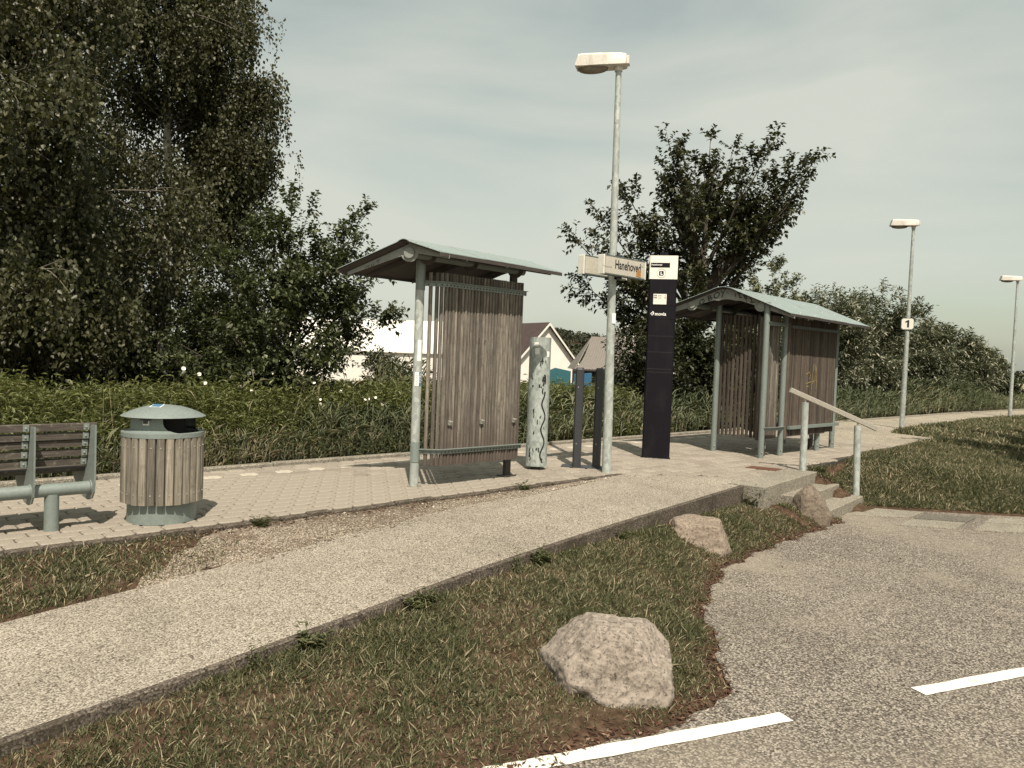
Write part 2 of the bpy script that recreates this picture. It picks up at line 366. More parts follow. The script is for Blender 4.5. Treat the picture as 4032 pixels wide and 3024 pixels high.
# ------------------------------------------------------------------ lie of the land
def lerp_tab(x, tab):
    return np.interp(x, [t[0] for t in tab], [t[1] for t in tab])
KZ = [(-8, -0.42), (0.71, -0.24), (1.79, -0.197), (3.6, -0.10), (5.07, -0.052), (8.73, 0.0), (9.5, 0.0)]
KD = [(-8, 0.05), (1.5, 0.055), (4, 0.075), (6, 0.12), (8.7, 0.22), (9.2, 0.28), (10.7, 0.40)]
RE = [(-8, 4.3), (-2, 3.0), (0, 3.05), (1.4, 2.78), (2.5, 2.45), (3.3, 2.27), (3.7, 2.2), (4.0, 2.28), (4.15, 2.36), (4.63, 2.73), (5.26, 3.22), (6.37, 3.7), (7.34, 3.84), (8.2, 3.9), (9.52, 3.95), (10.0, 4.15), (10.85, 4.12)]
PE = [(10.4, 4.85), (11.06, 4.93), (13.16, 5.23), (16.0, 5.45), (18.6, 5.62), (19.0, 6.75), (20.0, 7.05), (22, 7.25), (27.9, 7.47), (33.3, 7.24), (38, 6.7), (46, 5.0), (60, 0.5), (90, -14)]
TOE = [(10.85, 4.12), (12.12, 2.57), (13.6, 0.4), (15, -2.5), (17, -8), (19, -20), (20, -60)]
kerb_y = lambda x: 4.80 - 0.125*(8.73-np.asarray(x, float))
kerb_z = lambda x: lerp_tab(x, KZ)
ramp_y = lambda x: 6.17 - 0.1275*(7.88-np.asarray(x, float))
FAR = [(0, 8.86), (30, 8.86), (38.8, 8.35), (46, 7.3), (60, 3.0), (90, -11)]
far_y = lambda x: lerp_tab(x, FAR)

def smooth(t): t = np.clip(t, 0, 1); return t*t*(3-2*t)
def wob(x, y):
    return 0.5*np.sin(1.7*x+0.6*y)*np.cos(1.3*y-0.4*x)+0.3*np.sin(4.1*x-2.2*y)+0.2*np.sin(7.3*y+3.1*x)
def road_edge(x): return np.minimum(lerp_tab(x, RE), kerb_y(x)-0.15) + 0.03*np.sin(9*np.asarray(x))+0.02*np.sin(23*np.asarray(x))
def toe_x(y): return np.interp(-np.asarray(y, float), [-t[1] for t in TOE], [t[0] for t in TOE])

def ground_z(x, y):
    x = np.asarray(x, float); y = np.asarray(y, float)
    z = np.full(np.broadcast(x, y).shape, -0.46); x, y = np.broadcast_arrays(x, y)
    ky = kerb_y(x); kz = kerb_z(x); ry = road_edge(x)
    isl = (x < 10.85) & (y < np.where(x < 8.8, ky, 4.75)) & (y > ry)
    top = kz-lerp_tab(x, KD)
    t = np.clip(smooth((y-ry)/np.maximum(np.where(x < 8.8, ky, 4.4)-ry, 0.05)), 0, 1)**np.where(x > 8, .6, .85)
    z = np.where(isl, -0.45+(top+0.45)*t+0.012*wob(3*x, 3*y)*np.sin(np.clip(t, 0, 1)*pi), z)
    z = np.where((x > 10.4) & (x <= 10.9) & (y > 3.9) & (y < 4.95), -0.45+0.44*smooth((y-3.95)/0.95), z)
    # ramp bed and the wedge between ramp and paving
    rb = (x < 9.2) & (y >= ky) & (y <= ramp_y(x)); z = np.where(rb, kz-0.035, z)
    we = (x < 9.2) & (y > ramp_y(x)) & (y < 6.10)
    tw = np.clip((y-ramp_y(x))/np.maximum(6.06-ramp_y(x), 0.02), 0, 1)
    z = np.where(we, (kz+0.0)*(1-tw)+(-0.035)*tw+0.01*wob(4*x, 4*y), z)
    # bank on the right of the path
    pe = lerp_tab(x, PE); bk = (x > 10.85) & (y < pe) & (x > toe_x(y))
    tb = np.clip((pe-y)/6.5, 0, 1); tt = np.clip((x-toe_x(y))/2.2, 0, 1)
    zb = np.minimum(-0.02-0.42*smooth(tb*1.1), -0.45+0.43*smooth(tt)) + 0.02*wob(x, y)*np.clip(tt, 0, 1)
    z = np.where(bk, zb, z)
    pl = (y >= np.where(x < 7.6, 6.08, np.where(x < 10.5, 4.75, pe))) & (y <= far_y(x)+0.1); z = np.where(pl, -0.07, z)
    be = y > far_y(x)+0.1; z = np.where(be, -0.10-0.25*smooth((y-far_y(x))/6)-0.9*smooth((y-18)/30), z)
    d = np.hypot(x, y); z = np.where(be & (d > 60), z, z)
    return z

def axis(parts):
    out = []
    for a, b, n in parts: out.append(np.linspace(a, b, n, endpoint=False))
    return np.concatenate(out+[[parts[-1][1]]])
gx = axis([(-1500, -100, 8), (-100, -10, 12), (-10, 0, 25), (0, 14, 175), (14, 30, 80), (30, 60, 60), (60, 200, 20), (200, 2500, 14)])
gy = axis([(-1500, -100, 8), (-100, -10, 10), (-10, 1, 25), (1, 9.4, 120), (9.4, 20, 20), (20, 60, 20), (60, 200, 14), (200, 2500, 14)])
GX, GY = np.meshgrid(gx, gy, indexing='ij'); GZ = ground_z(GX, GY)
nx, ny = len(gx), len(gy); idx = np.arange(nx*ny).reshape(nx, ny)
F = np.stack([idx[:-1, :-1], idx[1:, :-1], idx[1:, 1:], idx[:-1, 1:]], -1).reshape(-1, 4)
gme = arr_mesh('ground', np.stack([GX, GY, GZ], -1).reshape(-1, 3), F, m_soil, smooth=True)
ground = tag(link('ground', gme), 'bare brown soil under the lawns and weeds', None, None, 'structure')

# road: one sheet up to the lawn edges
xs = list(np.linspace(-8, 10.85, 190)); edge = [(x, float(road_edge(x))-0.02) for x in xs] + [(11.3, 3.6), (12.12, 2.6), (13.6, 0.42), (15, -2.5), (17, -8), (19, -20), (20, -58)]
mb = MB(); V = []; Fc = []
for i, (x, y) in enumerate(edge): V += [(x, y, -0.446), (x+0.0 if x < 11 else x, -60.0, -0.446)]
for i in range(len(edge)-1): Fc.append((2*i, 2*i+1, 2*i+3, 2*i+2))
# sample: strip down to y=-60 plus a western field
mb.add(V, Fc); mb.add([(-60, 4.2, -0.446), (-60, -60, -0.446), (-8, -60, -0.446), (-8, edge[0][1], -0.446)], [(0, 1, 2, 3)])
road = tag(mb.build('road', m_road), 'grey chip-sealed parking area beside the grass island', None, None, 'structure')

def strip_marking(a, b, w, label, z=-0.441):
    a, b = Vector(a), Vector(b); d = (b-a).normalized(); q = Vector((-d.y, d.x))*w/2; mb = MB(); n = 24; vs = []
    for i in range(n+1):
        p = a+(b-a)*i/n; j = [random.uniform(-.0035, .0035) for _ in range(2)]
        vs += [(p.x+q.x+j[0], p.y+q.y+j[0], z), (p.x-q.x+j[1], p.y-q.y+j[1], z)]
    vs[0] = (vs[0][0]-d.x*.0, vs[0][1], z)
    mb.add(vs, [(2*i, 2*i+1, 2*i+3, 2*i+2) for i in range(n)]); o = mb.build('road_marking', m_roadpaint, road); o['label'] = label; return o
t = NT('road_paint'); v = t.vec(); n1 = t.noise(v, 70, 4, 0.75); n2 = t.noise(v, 7, 4, 0.6)
c = t.ramp(n1, [(0.3, (0.60, 0.575, 0.49)), (0.6, (0.78, 0.75, 0.66))]); c = t.mix(t.ramp(n2, [(0.62, 0.0), (0.72, 0.5)]), c, (0.42, 0.39, 0.31)); t.color(c); t.rough(0.8); m_roadpaint = t.m
strip_marking((2.2, 2.56), (3.97, 1.875), 0.105, 'white painted dash beside the nearest boulder')
strip_marking((4.905, 1.515), (7.2, 0.62), 0.105, 'white painted dash at the right edge of the picture')

# ramp sheet and its concrete kerb
xs = np.linspace(-8, 9.3, 90); V = []; Fc = []
for x in xs:
    y0, y1 = float(kerb_y(x))-0.045, float(min(ramp_y(x), 6.1 if x < 7.8 else 6.15-(x-7.8)*0.83)); y1 = max(y1, y0+0.02)
    for k in range(5): V.append((x, y0+(y1-y0)*k/4, float(kerb_z(x))+(0.004*math.sin(x*2.1+k))))
for i in range(len(xs)-1):
    for k in range(4): Fc.append((i*5+k, (i+1)*5+k, (i+1)*5+k+1, i*5+k+1))
ramp = tag(MB().add(V, Fc).build('ramp', m_ramp, smooth=True), 'pale gravel-surfaced ramp rising to the platform', None, None, 'structure')
x = -2.4
while x < 8.7:
    x2 = min(x+1.0, 8.74); mb = MB(); c0 = 0.006
    sec = [(-0.0, -0.34), (-0.0, 0.006), (-0.09, 0.006), (-0.09, -0.34)]
    P = [(x+c0, float(kerb_y(x+c0)), float(kerb_z(x+c0))), (x2-c0, float(kerb_y(x2-c0)), float(kerb_z(x2-c0)))]
    V = []
    for p in P: V += [(p[0], p[1]-0.09, p[2]-0.34), (p[0], p[1]-0.09, p[2]-0.002), (p[0], p[1]-0.082, p[2]+0.005), (p[0], p[1]-0.045, p[2]+0.005), (p[0], p[1]-0.045, p[2]-0.34)]
    mb.add(V, [(0, 1, 6, 5), (1, 2, 7, 6), (2, 3, 8, 7), (3, 4, 9, 8), (0, 4, 3, 2, 1), (5, 6, 7, 8, 9)])
    mb.build('kerb_stone', m_kerb, ramp); x = x2

# bed of fine gravel between ramp and paving edge
V = []; Fc = []; xs = np.linspace(1.75, 7.9, 64)
for x in xs:
    ya, yb = float(ramp_y(x))-0.05-0.03*math.sin(x*5)-0.02*math.sin(x*13), 6.07
    yb = ya+(yb-ya)*min(1, max(.02, (x-1.7)/.95+.06*math.sin(x*21)))
    ya = min(ya, yb-0.02)
    for k in range(6):
        y = ya+(yb-ya)*k/5; zr = float(kerb_z(x))+0.0065
        V.append((x, y, max(float(ground_z(x, y))+0.007, zr if y < ramp_y(x)+0.01 else -9)-(0.016 if k == 0 else 0)))
for i in range(len(xs)-1):
    for k in range(5): Fc.append((i*6+k, (i+1)*6+k, (i+1)*6+k+1, i*6+k+1))
tag(MB().add(V, Fc).build('gravel_bed', m_gravbed, smooth=True), 'beige gravel verge between ramp and paving', None, None, 'structure')

# platform
near_edge = lambda X: 6.08 if X < 7.75 else (6.12-(X-7.75)*0.83 if X < 9.2 else float(lerp_tab(X, [(9.2, 4.95), (10.4, 4.98), (11.06, 5.0), (13.16, 5.28), (16, 5.5), (18.6, 5.66)])))
V = []; Fc = []; xs = list(np.linspace(-8, 7.7, 40))+list(np.linspace(7.75, 9.2, 14))+list(np.linspace(9.3, 16, 40))
for X in xs: V += [(X, near_edge(X)+0.02, -0.018), (X, 8.9, -0.018), (X, near_edge(X)+0.02, -0.4), (X, 8.9, -0.4)]
for i in range(len(xs)-1): a = 4*i; Fc += [(a, a+4, a+5, a+1), (a+2, a, a+4, a+6), (a+1, a+3, a+7, a+5)]
platform = tag(MB().add(V, Fc).build('platform', m_joint), 'brick-paved platform where the shelters stand', None, None, 'structure')
BL, BW, G = 0.215, 0.165, 0.010
def brick_verts(cx, cy, l, w, cut=0.030, z=0.0):
    def ring(i, zz):
        X, Y = l/2-i, w/2-i; k = cut
        return [(cx-X+k, cy-Y, zz), (cx+X-k, cy-Y, zz), (cx+X, cy-Y+k, zz), (cx+X, cy+Y-k, zz), (cx+X-k, cy+Y, zz), (cx-X+k, cy+Y, zz), (cx-X, cy+Y-k, zz), (cx-X, cy-Y+k, zz)]
    return ring(0, z-0.03)+ring(0, z-0.009)+ring(0.009, z)
BF = [tuple(range(16, 24))]+[(r+i, r+(i+1) % 8, r+8+(i+1) % 8, r+8+i) for r in (0, 8) for i in range(8)]
bme = MB().add(brick_verts(0, 0, BL-G, BW-G), BF).mesh('brick', m_paver); bmew = bme.copy(); bmew.materials.clear(); bmew.materials.append(m_paverw)
cells = []; row = 0; y = 8.80-BW/2
while y > 4.9:
    x = -1.2+(row % 2)*BL/2; k = 0
    while x < 15.9:
        if y-BW/2 > near_edge(x)+0.062 if x < 7.6 else y-BW/2 > near_edge(x)+0.01: cells.append((x, y, row, k))
        x += BL; k += 1
    y -= BW; row += 1
vis = lambda x, y: (x*sin(HEAD)-y*cos(HEAD)) > -0.70*(x*cos(HEAD)+y*sin(HEAD))
vc = [c for c in cells if vis(c[0], c[1])]; vc.sort(key=lambda c: hypot(c[0], c[1])); ind = set(vc[:300]); rest = MB()
for c in cells:
    white = c[2] == 2 and c[3] % 2 == 0
    z = random.uniform(-.0025, .0015)
    if c in ind:
        o = link('brick', bmew if white else bme, platform, (c[0], c[1], z)); o.rotation_euler = (random.uniform(-.006, .006), random.uniform(-.006, .006), random.uniform(-.01, .01))
    elif not white: rest.add(brick_verts(c[0]+random.uniform(-.0015, .0015), c[1]+random.uniform(-.0015, .0015), BL-G, BW-G, z=z), BF)
    else: link('pale_brick', bmew, platform, (c[0], c[1], z))
tag(rest.build('paving', m_paver, platform, recalc=False), kind='stuff')
# edging stones at the near side of the paving, kerb blocks along the far side
x = -1.6
while x < 7.75:
    l = random.uniform(0.22, 0.27); dz = random.uniform(-.012, .006); dy = random.uniform(-.008, .008)
    MB().bbox((0, 0, -0.10), (l-0.008, 0.085, 0.21), 0.008).build('edging_stone', m_kerb, platform, loc=(x+l/2, 6.10+dy, dz-0.002), rotz=random.uniform(-.012, .012)); x += l
x = -1.5
while x < 60:
    l = 1.0 if x < 30 else 2.0
    xa, xb = x+0.005, x+l-0.005; ya, yb = float(far_y(xa)), float(far_y(xb)); a = atan2(yb-ya, xb-xa)
    MB().bbox((0, 0, -0.06), (hypot(xb-xa, yb-ya), 0.12, 0.15+random.uniform(0, .006)), 0.012).build('kerb_block', m_conc, platform, loc=((xa+xb)/2, (ya+yb)/2+0.05, 0.015+random.uniform(-.004, .006)), rotz=a); x += l
# path running on from the platform
V = []; Fc = []; xs = np.concatenate([np.linspace(15.8, 19, 14), np.linspace(19.3, 60, 60)])
for X in xs: V += [(X, float(lerp_tab(X, PE))+0.02, -0.004), (X, float(far_y(X)), -0.004)]
for i in range(len(xs)-1): Fc.append((2*i, 2*i+2, 2*i+3, 2*i+1))
path = tag(MB().add(V, Fc).build('path', m_path), 'pale smooth path leading away past the lamp posts', None, None, 'structure')

# steps: landing and two treads below it
e = Vector((0.9914, 0.131, 0)); nf = Vector((0.131, -0.9914, 0))
st = thing('concrete_steps', (9.8, 4.5, -0.45), 'three pale concrete steps from the road up to the platform', 'steps')
def step(p_right, length, depth, z0, z1, name):
    pr = Vector((p_right[0], p_right[1], 0)); b = 0.008; V = []
    prof = [(0, z0), (0, z1-b), (b, z1), (depth, z1), (depth, z0)]
    for q in (pr-e*length, pr):
        V += [q-nf*a+Vector((0, 0, zz)) for a, zz in prof]
    MB().add(V, [(0, 5, 6, 1), (1, 6, 7, 2), (2, 7, 8, 3), (3, 8, 9, 4), (0, 1, 2, 3, 4), (9, 8, 7, 6, 5)]).build(name, m_conc, st)
step((10.53, 4.708), 2.04, 0.42, -0.5, 0.006, 'landing_slab')
step((10.74, 4.475), 1.62, 0.34, -0.52, -0.15, 'tread')
step((10.93, 4.22), 1.66, 0.36, -0.54, -0.30, 'tread')

# paving slabs at the foot of the steps
for q, (pts, m, lab) in enumerate([
    ([(10.02, 4.16), (10.62, 3.5), (11.25, 3.52), (10.93, 4.05)], m_conc, 'wide pale concrete slab at the foot of the steps'),
    ([(9.98, 3.43), (10.37, 2.89), (10.93, 2.93), (10.57, 3.45)], m_conc, 'pale concrete slab in front of the dark slab'),
    ([(10.6, 3.455), (10.96, 2.93), (11.43, 2.945), (11.07, 3.47)], m_slabdark, 'dark grey slab set into the road near the steps'),
    ([(10.44, 2.72), (10.86, 2.25), (11.5, 2.28), (11.1, 2.76)], m_conc, 'concrete slab at the right edge below the bank'),
    ([(11.1, 2.79), (11.5, 2.3), (11.95, 2.33), (11.6, 2.8)], m_conc, 'concrete slab beside the lawn edge at far right')]):
    cx, cy = sum(p[0] for p in pts)/4, sum(p[1] for p in pts)/4
    o = MB().prism([(cx+(p[0]-cx)*.985, cy+(p[1]-cy)*.985, -0.5) for p in pts], (0, 0, 0.062+0.003*q)).build('paving_slab', m); tag(o, lab, 'slab', 'slabs below the steps')
o = MB().prism([(9.97, 5.5, -0.02), (10.06, 5.09, -0.02), (10.35, 5.12, -0.02), (10.22, 5.53, -0.02)], (0, 0, 0.027)).build('drain_cover', m_rust)
tag(o, 'flat rusty iron cover set in the paving above the steps', 'cover')
# ------------------------------------------------------------------ shelters
def slat_mesh(w, d, h, mat):
    b = min(w, d)*0.28; x, y = w/2, d/2
    sec = [(-x+b*1.6, -y), (x-b*1.6, -y), (x-b*.5, -y+b*.35), (x, -y+b*1.5), (x, y), (-x, y), (-x, -y+b*1.5), (-x+b*.5, -y+b*.35)]
    mb = MB(); mb.prism([(p[0], p[1], 0) for p in sec], (0, 0, h)); return mb.mesh('slat', mat, True)

def roof_profile(N, K, T, rnd=0.2, n=7):
    """polyline near eave -> ridge (rounded) -> far eave"""
    N, K, T = Vector(N), Vector(K), Vector(T); a = K+(N-K).normalized()*rnd; b = K+(T-K).normalized()*rnd; kk = K+Vector((0, 0, 0.035))
    P = [N, N+(a-N)*0.5]
    for i in range(n): t = i/(n-1); P.append(a*(1-t)**2+kk*2*t*(1-t)+b*t*t)
    return P+[b+(T-b)*0.5, T]

def build_roof(root, N, K, T, A, bays, plates, discs, plate_depth, rnd):
    A = Vector(A); prof = roof_profile(N, K, T, rnd); th = 0.007
    V = [p-Vector((0, 0, .0105)) for p in prof]; m = len(prof); V += [v+A for v in V]; V += [v-Vector((0, 0, .01)) for v in V]
    MB().add(V, [(o+k, o+k+1, o+m+k+1, o+m+k) for o in (0, 2*m) for k in range(m-1)]+[(0, m, 3*m, 2*m), (m-1, 2*m-1, 4*m-1, 3*m-1)]).build('soffit', m_soffit, root)  # added brown-dark layer: shade beneath the sheet put into its colour
    for i in range(bays):
        a0, a1 = A*(i/bays), A*((i+1)/bays)+(A.normalized()*0.02 if i < bays-1 else Vector())
        lift = Vector((0, 0, 0.003*(i % 2)))
        V = []
        for off in (a0, a1):
            V += [p+off+lift for p in prof] + [p+off+lift-Vector((0, 0, th)) for p in prof]
        m = len(prof); q = 2*m; Fc = []
        for k in range(m-1):
            Fc += [(k, k+1, q+k+1, q+k), (m+k, q+m+k, q+m+k+1, m+k+1), (k, m+k, m+k+1, k+1), (q+k, q+k+1, q+m+k+1, q+m+k)]
        Fc += [(0, q, q+m, m), (m-1, 2*m-1, q+2*m-1, q+m-1)]
        rp = MB().add(V, Fc).build('roof_panel', m_roof, root, True)
        sc = MB()
        for j in range(3):
            for pa, pb in ((prof[0], prof[2]), (prof[-1], prof[-3])):
                c0 = pa+(pb-pa)*(0.12+0.38*j)+a0+A.normalized()*0.035+lift; sc.lathe(c0, [(0.011, 0), (0.009, 0.007), (0.0, 0.01)], 6)
        tag(sc.build('screw_row', m_steel, rp), kind='stuff')
    # turned-down eave flashings
    for p, s in ((Vector(N), -1), (Vector(T), 1)):
        d = Vector((0, 0, -1)); inn = (Vector(K)-p); inn.z = 0; inn = inn.normalized()*0.004
        o2 = p-inn*1.0
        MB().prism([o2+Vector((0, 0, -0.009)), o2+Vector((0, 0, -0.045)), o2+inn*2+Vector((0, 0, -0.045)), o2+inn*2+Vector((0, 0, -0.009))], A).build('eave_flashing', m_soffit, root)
    # cross plates under the sheet, each with rounded lobes where the tubes pass
    nrm = Vector((0, 0, 1)).cross((Vector(T)-Vector(N))); nrm.z = 0; nrm.normalize()
    for ip, t in enumerate(plates):
        off = A*t; top = [p+off-Vector((0, 0, 0.022)) for p in prof]; n = len(top); bot = []
        for k, p in enumerate(prof):
            f = k/(n-1); dep = plate_depth*(0.40+0.60*min(1, 3.2*min(f, 1-f))); bot.append(p+off-Vector((0, 0, dep)))
        V = top+bot; V += [v+nrm*0.012 for v in V]; Fc = []; q = 2*n
        for k in range(n-1): Fc += [(k, k+1, n+k+1, n+k), (q+k, q+n+k, q+n+k+1, q+k+1), (k, q+k, q+k+1, k+1), (n+k, n+k+1, q+n+k+1, q+n+k)]
        Fc += [(0, n, q+n, q), (n-1, q+n-1, q+2*n-1, 2*n-1)]
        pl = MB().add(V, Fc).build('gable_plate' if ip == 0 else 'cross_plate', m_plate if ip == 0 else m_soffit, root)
        for dc in discs:
            c = Vector(dc)+off
            MB().cyl(c+nrm*0.013, c-nrm*0.002, 0.092, n=22).build('lobe', m_plate if ip == 0 else m_soffit, pl, True)
            if ip == 0: MB().cyl(c, c+nrm*0.04, 0.055, n=20).build('tube_cap', m_plate, pl, True)
    for dc in discs:
        c = Vector(dc); MB().cyl(c+A*plates[0], c+A*0.97, 0.047, n=14).build('roof_tube', m_greend, root, True)

def rail(root, pts, name='rail', mat=None, w=0.012, h=0.055, lip=0.03):
    sec = [(0, -h/2), (0, h/2-0.006), (lip, h/2-0.006), (lip, h/2), (-w, h/2), (-w, -h/2)]
    return MB().sweep(pts, sec).build(name, mat or m_green, root)

def post(root, x, y, z0, z1, r=0.048, name='post', mat=None):
    return MB().cyl((x, y, z0), (x, y, z1), r, n=20).build(name, mat or m_green, root, True)

def bolt(parent, c, d, r=0.012, l=0.014):
    c = Vector(c); d = Vector(d).normalized(); MB().cyl(c, c+d*l, r, r*0.7, n=8).build('bolt', m_steel, parent)

# ---- nearer shelter
s1 = thing('waiting_shelter', (5.7, 6.7, 0), 'single-panel shelter of grey wooden slats with skewed metal roof', 'shelter', 'wooden station shelters')
N1, K1, T1 = (4.96, 6.27, 2.511), (4.709, 6.578, 2.632), (4.27, 7.12, 2.312)
A1 = (1.89, 0.03, -0.02)
build_roof(s1, N1, K1, T1, A1, 3, (0.07, 0.20, 0.52, 0.90), [(4.689, 6.602, 2.50)], 0.145, 0.07)
p = post(s1, 5.07, 6.74, -0.01, 2.46, 0.049, mat=m_galv); MB().cyl((5.07, 6.74, -0.001), (5.07, 6.74, 0.006), 0.075, n=18).build('foot_plate', m_conc, s1)
for z0, z1 in ((2.14, 2.46), (0.27, 0.49)):
    MB().lathe((5.07, 6.74, 0), [(0.0495, z0), (0.055, z0), (0.055, z1), (0.0495, z1)], 22, radians(-175), radians(40)).build('sleeve', m_green, s1, True)
bolt(s1, (5.07+0.05, 6.74-0.03, 2.2), (0.9, -0.5, 0)); bolt(s1, (5.07+0.05, 6.74-0.03, 0.31), (0.9, -0.5, 0))
# second leg, flat steel, behind the panel
MB().box((6.47, 6.74, 1.22), (0.085, 0.05, 2.45)).build('post', m_soffit, s1)
MB().box((6.47, 6.74, 0.006), (0.2, 0.14, 0.012)).build('foot_plate', m_soffit, s1)
def path_s1(off=0.0):
    pts = [(5.105, 6.71), (5.165, 6.655), (5.225, 6.605), (5.275, 6.574), (5.33, 6.562), (5.9, 6.56), (6.52, 6.56)]
    return pts
lo, hi = 0.228, 2.338
sm = slat_mesh(0.0415, 0.034, hi-lo, m_wood); sm2 = slat_mesh(0.0395, 0.040, hi-lo, m_wood)
for (x, y, a) in [(5.17, 6.682, -44), (5.222, 6.634, -42), (5.263, 6.603, -32)]: link('slat', sm, s1, (x, y, lo), radians(a))
x = 5.315; k = 0
while x < 6.505:
    o = link('slat', sm if k % 3 else sm2, s1, (x, 6.585+random.uniform(-.006, .005), lo+random.uniform(-.002, .002)), radians(random.uniform(-3, 3))); x += 0.0462; k += 1
for z in (0.385, 2.215):
    r_ = rail(s1, [(q[0], q[1]-0.004, z) for q in path_s1()], 'rail', m_green)
    rv = MB(); pts = path_s1(); seg = []
    for i in range(len(pts)-1):
        n = max(1, int(hypot(pts[i+1][0]-pts[i][0], pts[i+1][1]-pts[i][1])/0.0462))
        for j in range(n): t = (j+.5)/n; rv.cyl((pts[i][0]+(pts[i+1][0]-pts[i][0])*t, pts[i][1]+(pts[i+1][1]-pts[i][1])*t-0.004, z-0.008), (pts[i][0]+(pts[i+1][0]-pts[i][0])*t-0.006, pts[i][1]+(pts[i+1][1]-pts[i][1])*t-0.018, z-0.008), 0.008, 0.006, n=6)
    tag(rv.build('rail_bolts', m_soffit, r_), kind='stuff')
for x in (5.39, 5.86, 6.37):
    h = MB(); h.box((x, 6.553, 0.70), (0.03, 0.022, 0.05)); h.box((x+0.006, 6.54, 0.715), (0.045, 0.03, 0.012)); h.build('bracket', m_steel, s1)
# stickers on the post
MB().lathe((5.07, 6.74, 0), [(0.0505, 1.37), (0.0505, 1.60)], 8, radians(-132), radians(-82)).build('torn_poster', m_wprint, s1, True)
MB().lathe((5.07, 6.74, 0), [(0.051, 1.10), (0.051, 1.25)], 8, radians(-160), radians(-105)).build('sticker', m_wprint, s1, True)
stb = MB().lathe((5.07, 6.74, 0), [(0.051, 1.10), (0.051, 1.25)], 6, radians(-105), radians(-70)).build('sticker_band', m_blue, s1, True)
tm = text_mesh('HELLO', 0.034, m_wprint)
for v in tm.vertices:
    a = radians(-88)+(v.co.y-0.012)/0.051; v.co = Vector((5.07+0.0525*cos(a), 6.74+0.0525*sin(a), 1.235-v.co.x))
link('lettering', tm, stb)
g = MB(); cylf = lambda cx, cy, r: (lambda u, v: Vector((cx+r*cos(u/r), cy+r*sin(u/r), v)))
fm = cylf(5.07, 6.74, 0.0525); u0 = 0.0525*radians(-132)
for st_ in ([(u0-.012, 1.21), (u0+.01, 1.22), (u0+.012, 1.20), (u0-.008, 1.19), (u0+.01, 1.18)], [(u0-.01, 1.165), (u0+.012, 1.16), (u0, 1.145), (u0-.012, 1.15)], [(u0-.01, 1.13), (u0+.01, 1.12), (u0-.006, 1.11)]): ribbon(g, st_, 0.003, fm)
tag(g.build('scribble', m_ink, s1), kind='stuff')
# scratched tags on the gable plate and a small carving on the slats
gu = (Vector(T1)-Vector(N1)); gu.z = 0; gu.normalize(); gn = Vector((0, 0, 1)).cross(gu); gn.normalize()
if gn.dot(Vector((-1, -1, 0))) < 0: gn = -gn
def on_gable(N, K, T, A, t0):
    N, K, T = Vector(N), Vector(K), Vector(T)
    h = T-N; h.z = 0; L = h.length; h.normalize(); n = Vector((0, 0, 1)).cross(h)
    if n.dot(Vector((-1, -1, 0))) < 0: n = -n
    lk = (K-N).dot(h)
    def f(u, v):      # u: metres from the far eave towards the near one, v: metres below the roof line
        s = L-u; zt = N.z+(K.z-N.z)*s/lk if s < lk else K.z+(T.z-K.z)*(s-lk)/(L-lk)
        return Vector((N.x, N.y, 0))+h*s+Vector((0, 0, zt-v))+Vector(A)*t0+n*0.016
    return f
g = MB(); fm = on_gable(N1, K1, T1, A1, 0.07); wv = 0.006
for st_ in ([(.22, .055), (.20, .06), (.20, .085), (.225, .085), (.235, .06), (.22, .055)], [(.26, .05), (.26, .08), (.285, .078), (.285, .048)], [(.31, .05), (.35, .045)], [(.33, .047), (.33, .08)]): ribbon(g, st_, wv, fm)
tag(g.build('scratched_tag', m_marker, s1), kind='stuff')
g = MB(); fp = lambda u, v: Vector((5.80+u, 6.566, 1.62+v))
for st_ in ([(.03, .03), (0, .03), (0, -.03), (.03, -.03)], [(.075, .005), (.105, .005)], [(.09, .005), (.09, -.02)], [(.15, .03), (.15, -.03), (.175, -.02), (.18, .015), (.15, .03)]): ribbon(g, st_, 0.006, fp)
tag(g.build('carved_tag', m_marker, s1), kind='stuff')

# ---- farther shelter
s2 = thing('waiting_shelter', (12.7, 6.3, 0), 'larger shelter with slatted walls and graffiti OBOY on its gable', 'shelter', 'wooden station shelters')
N2, K2, T2 = (11.355, 5.61, 2.29), (10.855, 6.51, 2.715), (10.33, 7.42, 2.285)
A2 = (3.08, 0.0, -0.045)
build_roof(s2, N2, K2, T2, A2, 6, (0.045, 0.2, 0.45, 0.7, 0.93), [(11.104, 6.061, 2.405), (10.588, 6.99, 2.405)], 0.19, 0.22)
for x, y, z1 in ((11.29, 5.97, 2.46), (11.94, 5.98, 2.42), (13.36, 6.01, 2.40), (14.09, 6.06, 2.40), (11.42, 6.90, 2.44), (13.95, 6.92, 2.42)):
    pp = post(s2, x, y, -0.01, z1, 0.047, mat=m_green); bolt(pp, (x-0.03, y-0.036, 0.09), (-0.6, -0.8, 0))
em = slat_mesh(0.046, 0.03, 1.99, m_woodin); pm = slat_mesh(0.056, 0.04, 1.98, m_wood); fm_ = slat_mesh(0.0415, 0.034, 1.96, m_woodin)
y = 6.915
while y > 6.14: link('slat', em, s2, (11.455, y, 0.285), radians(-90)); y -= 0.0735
x = 11.40; k = 0
while x < 11.87: link('slat', pm, s2, (x, 6.035-0.02*sin((x-11.4)/0.47*pi), 0.29), radians(-25+50*(x-11.4)/0.47)); x += 0.062
link('slat', pm, s2, (11.385, 6.10, 0.26), radians(-60))
x = 12.03; k = 0
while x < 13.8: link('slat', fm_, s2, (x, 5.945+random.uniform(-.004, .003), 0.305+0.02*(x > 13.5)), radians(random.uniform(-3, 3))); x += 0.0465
MB().cyl((11.975, 5.935, 0.27), (11.975, 5.935, 2.27), 0.032, n=12).build('corner_batten', m_woodin, s2, True)
for z in (0.47, 2.17): MB().box((11.483, 6.54, z), (.014, .80, .05)).build('rail', m_soffit, s2)
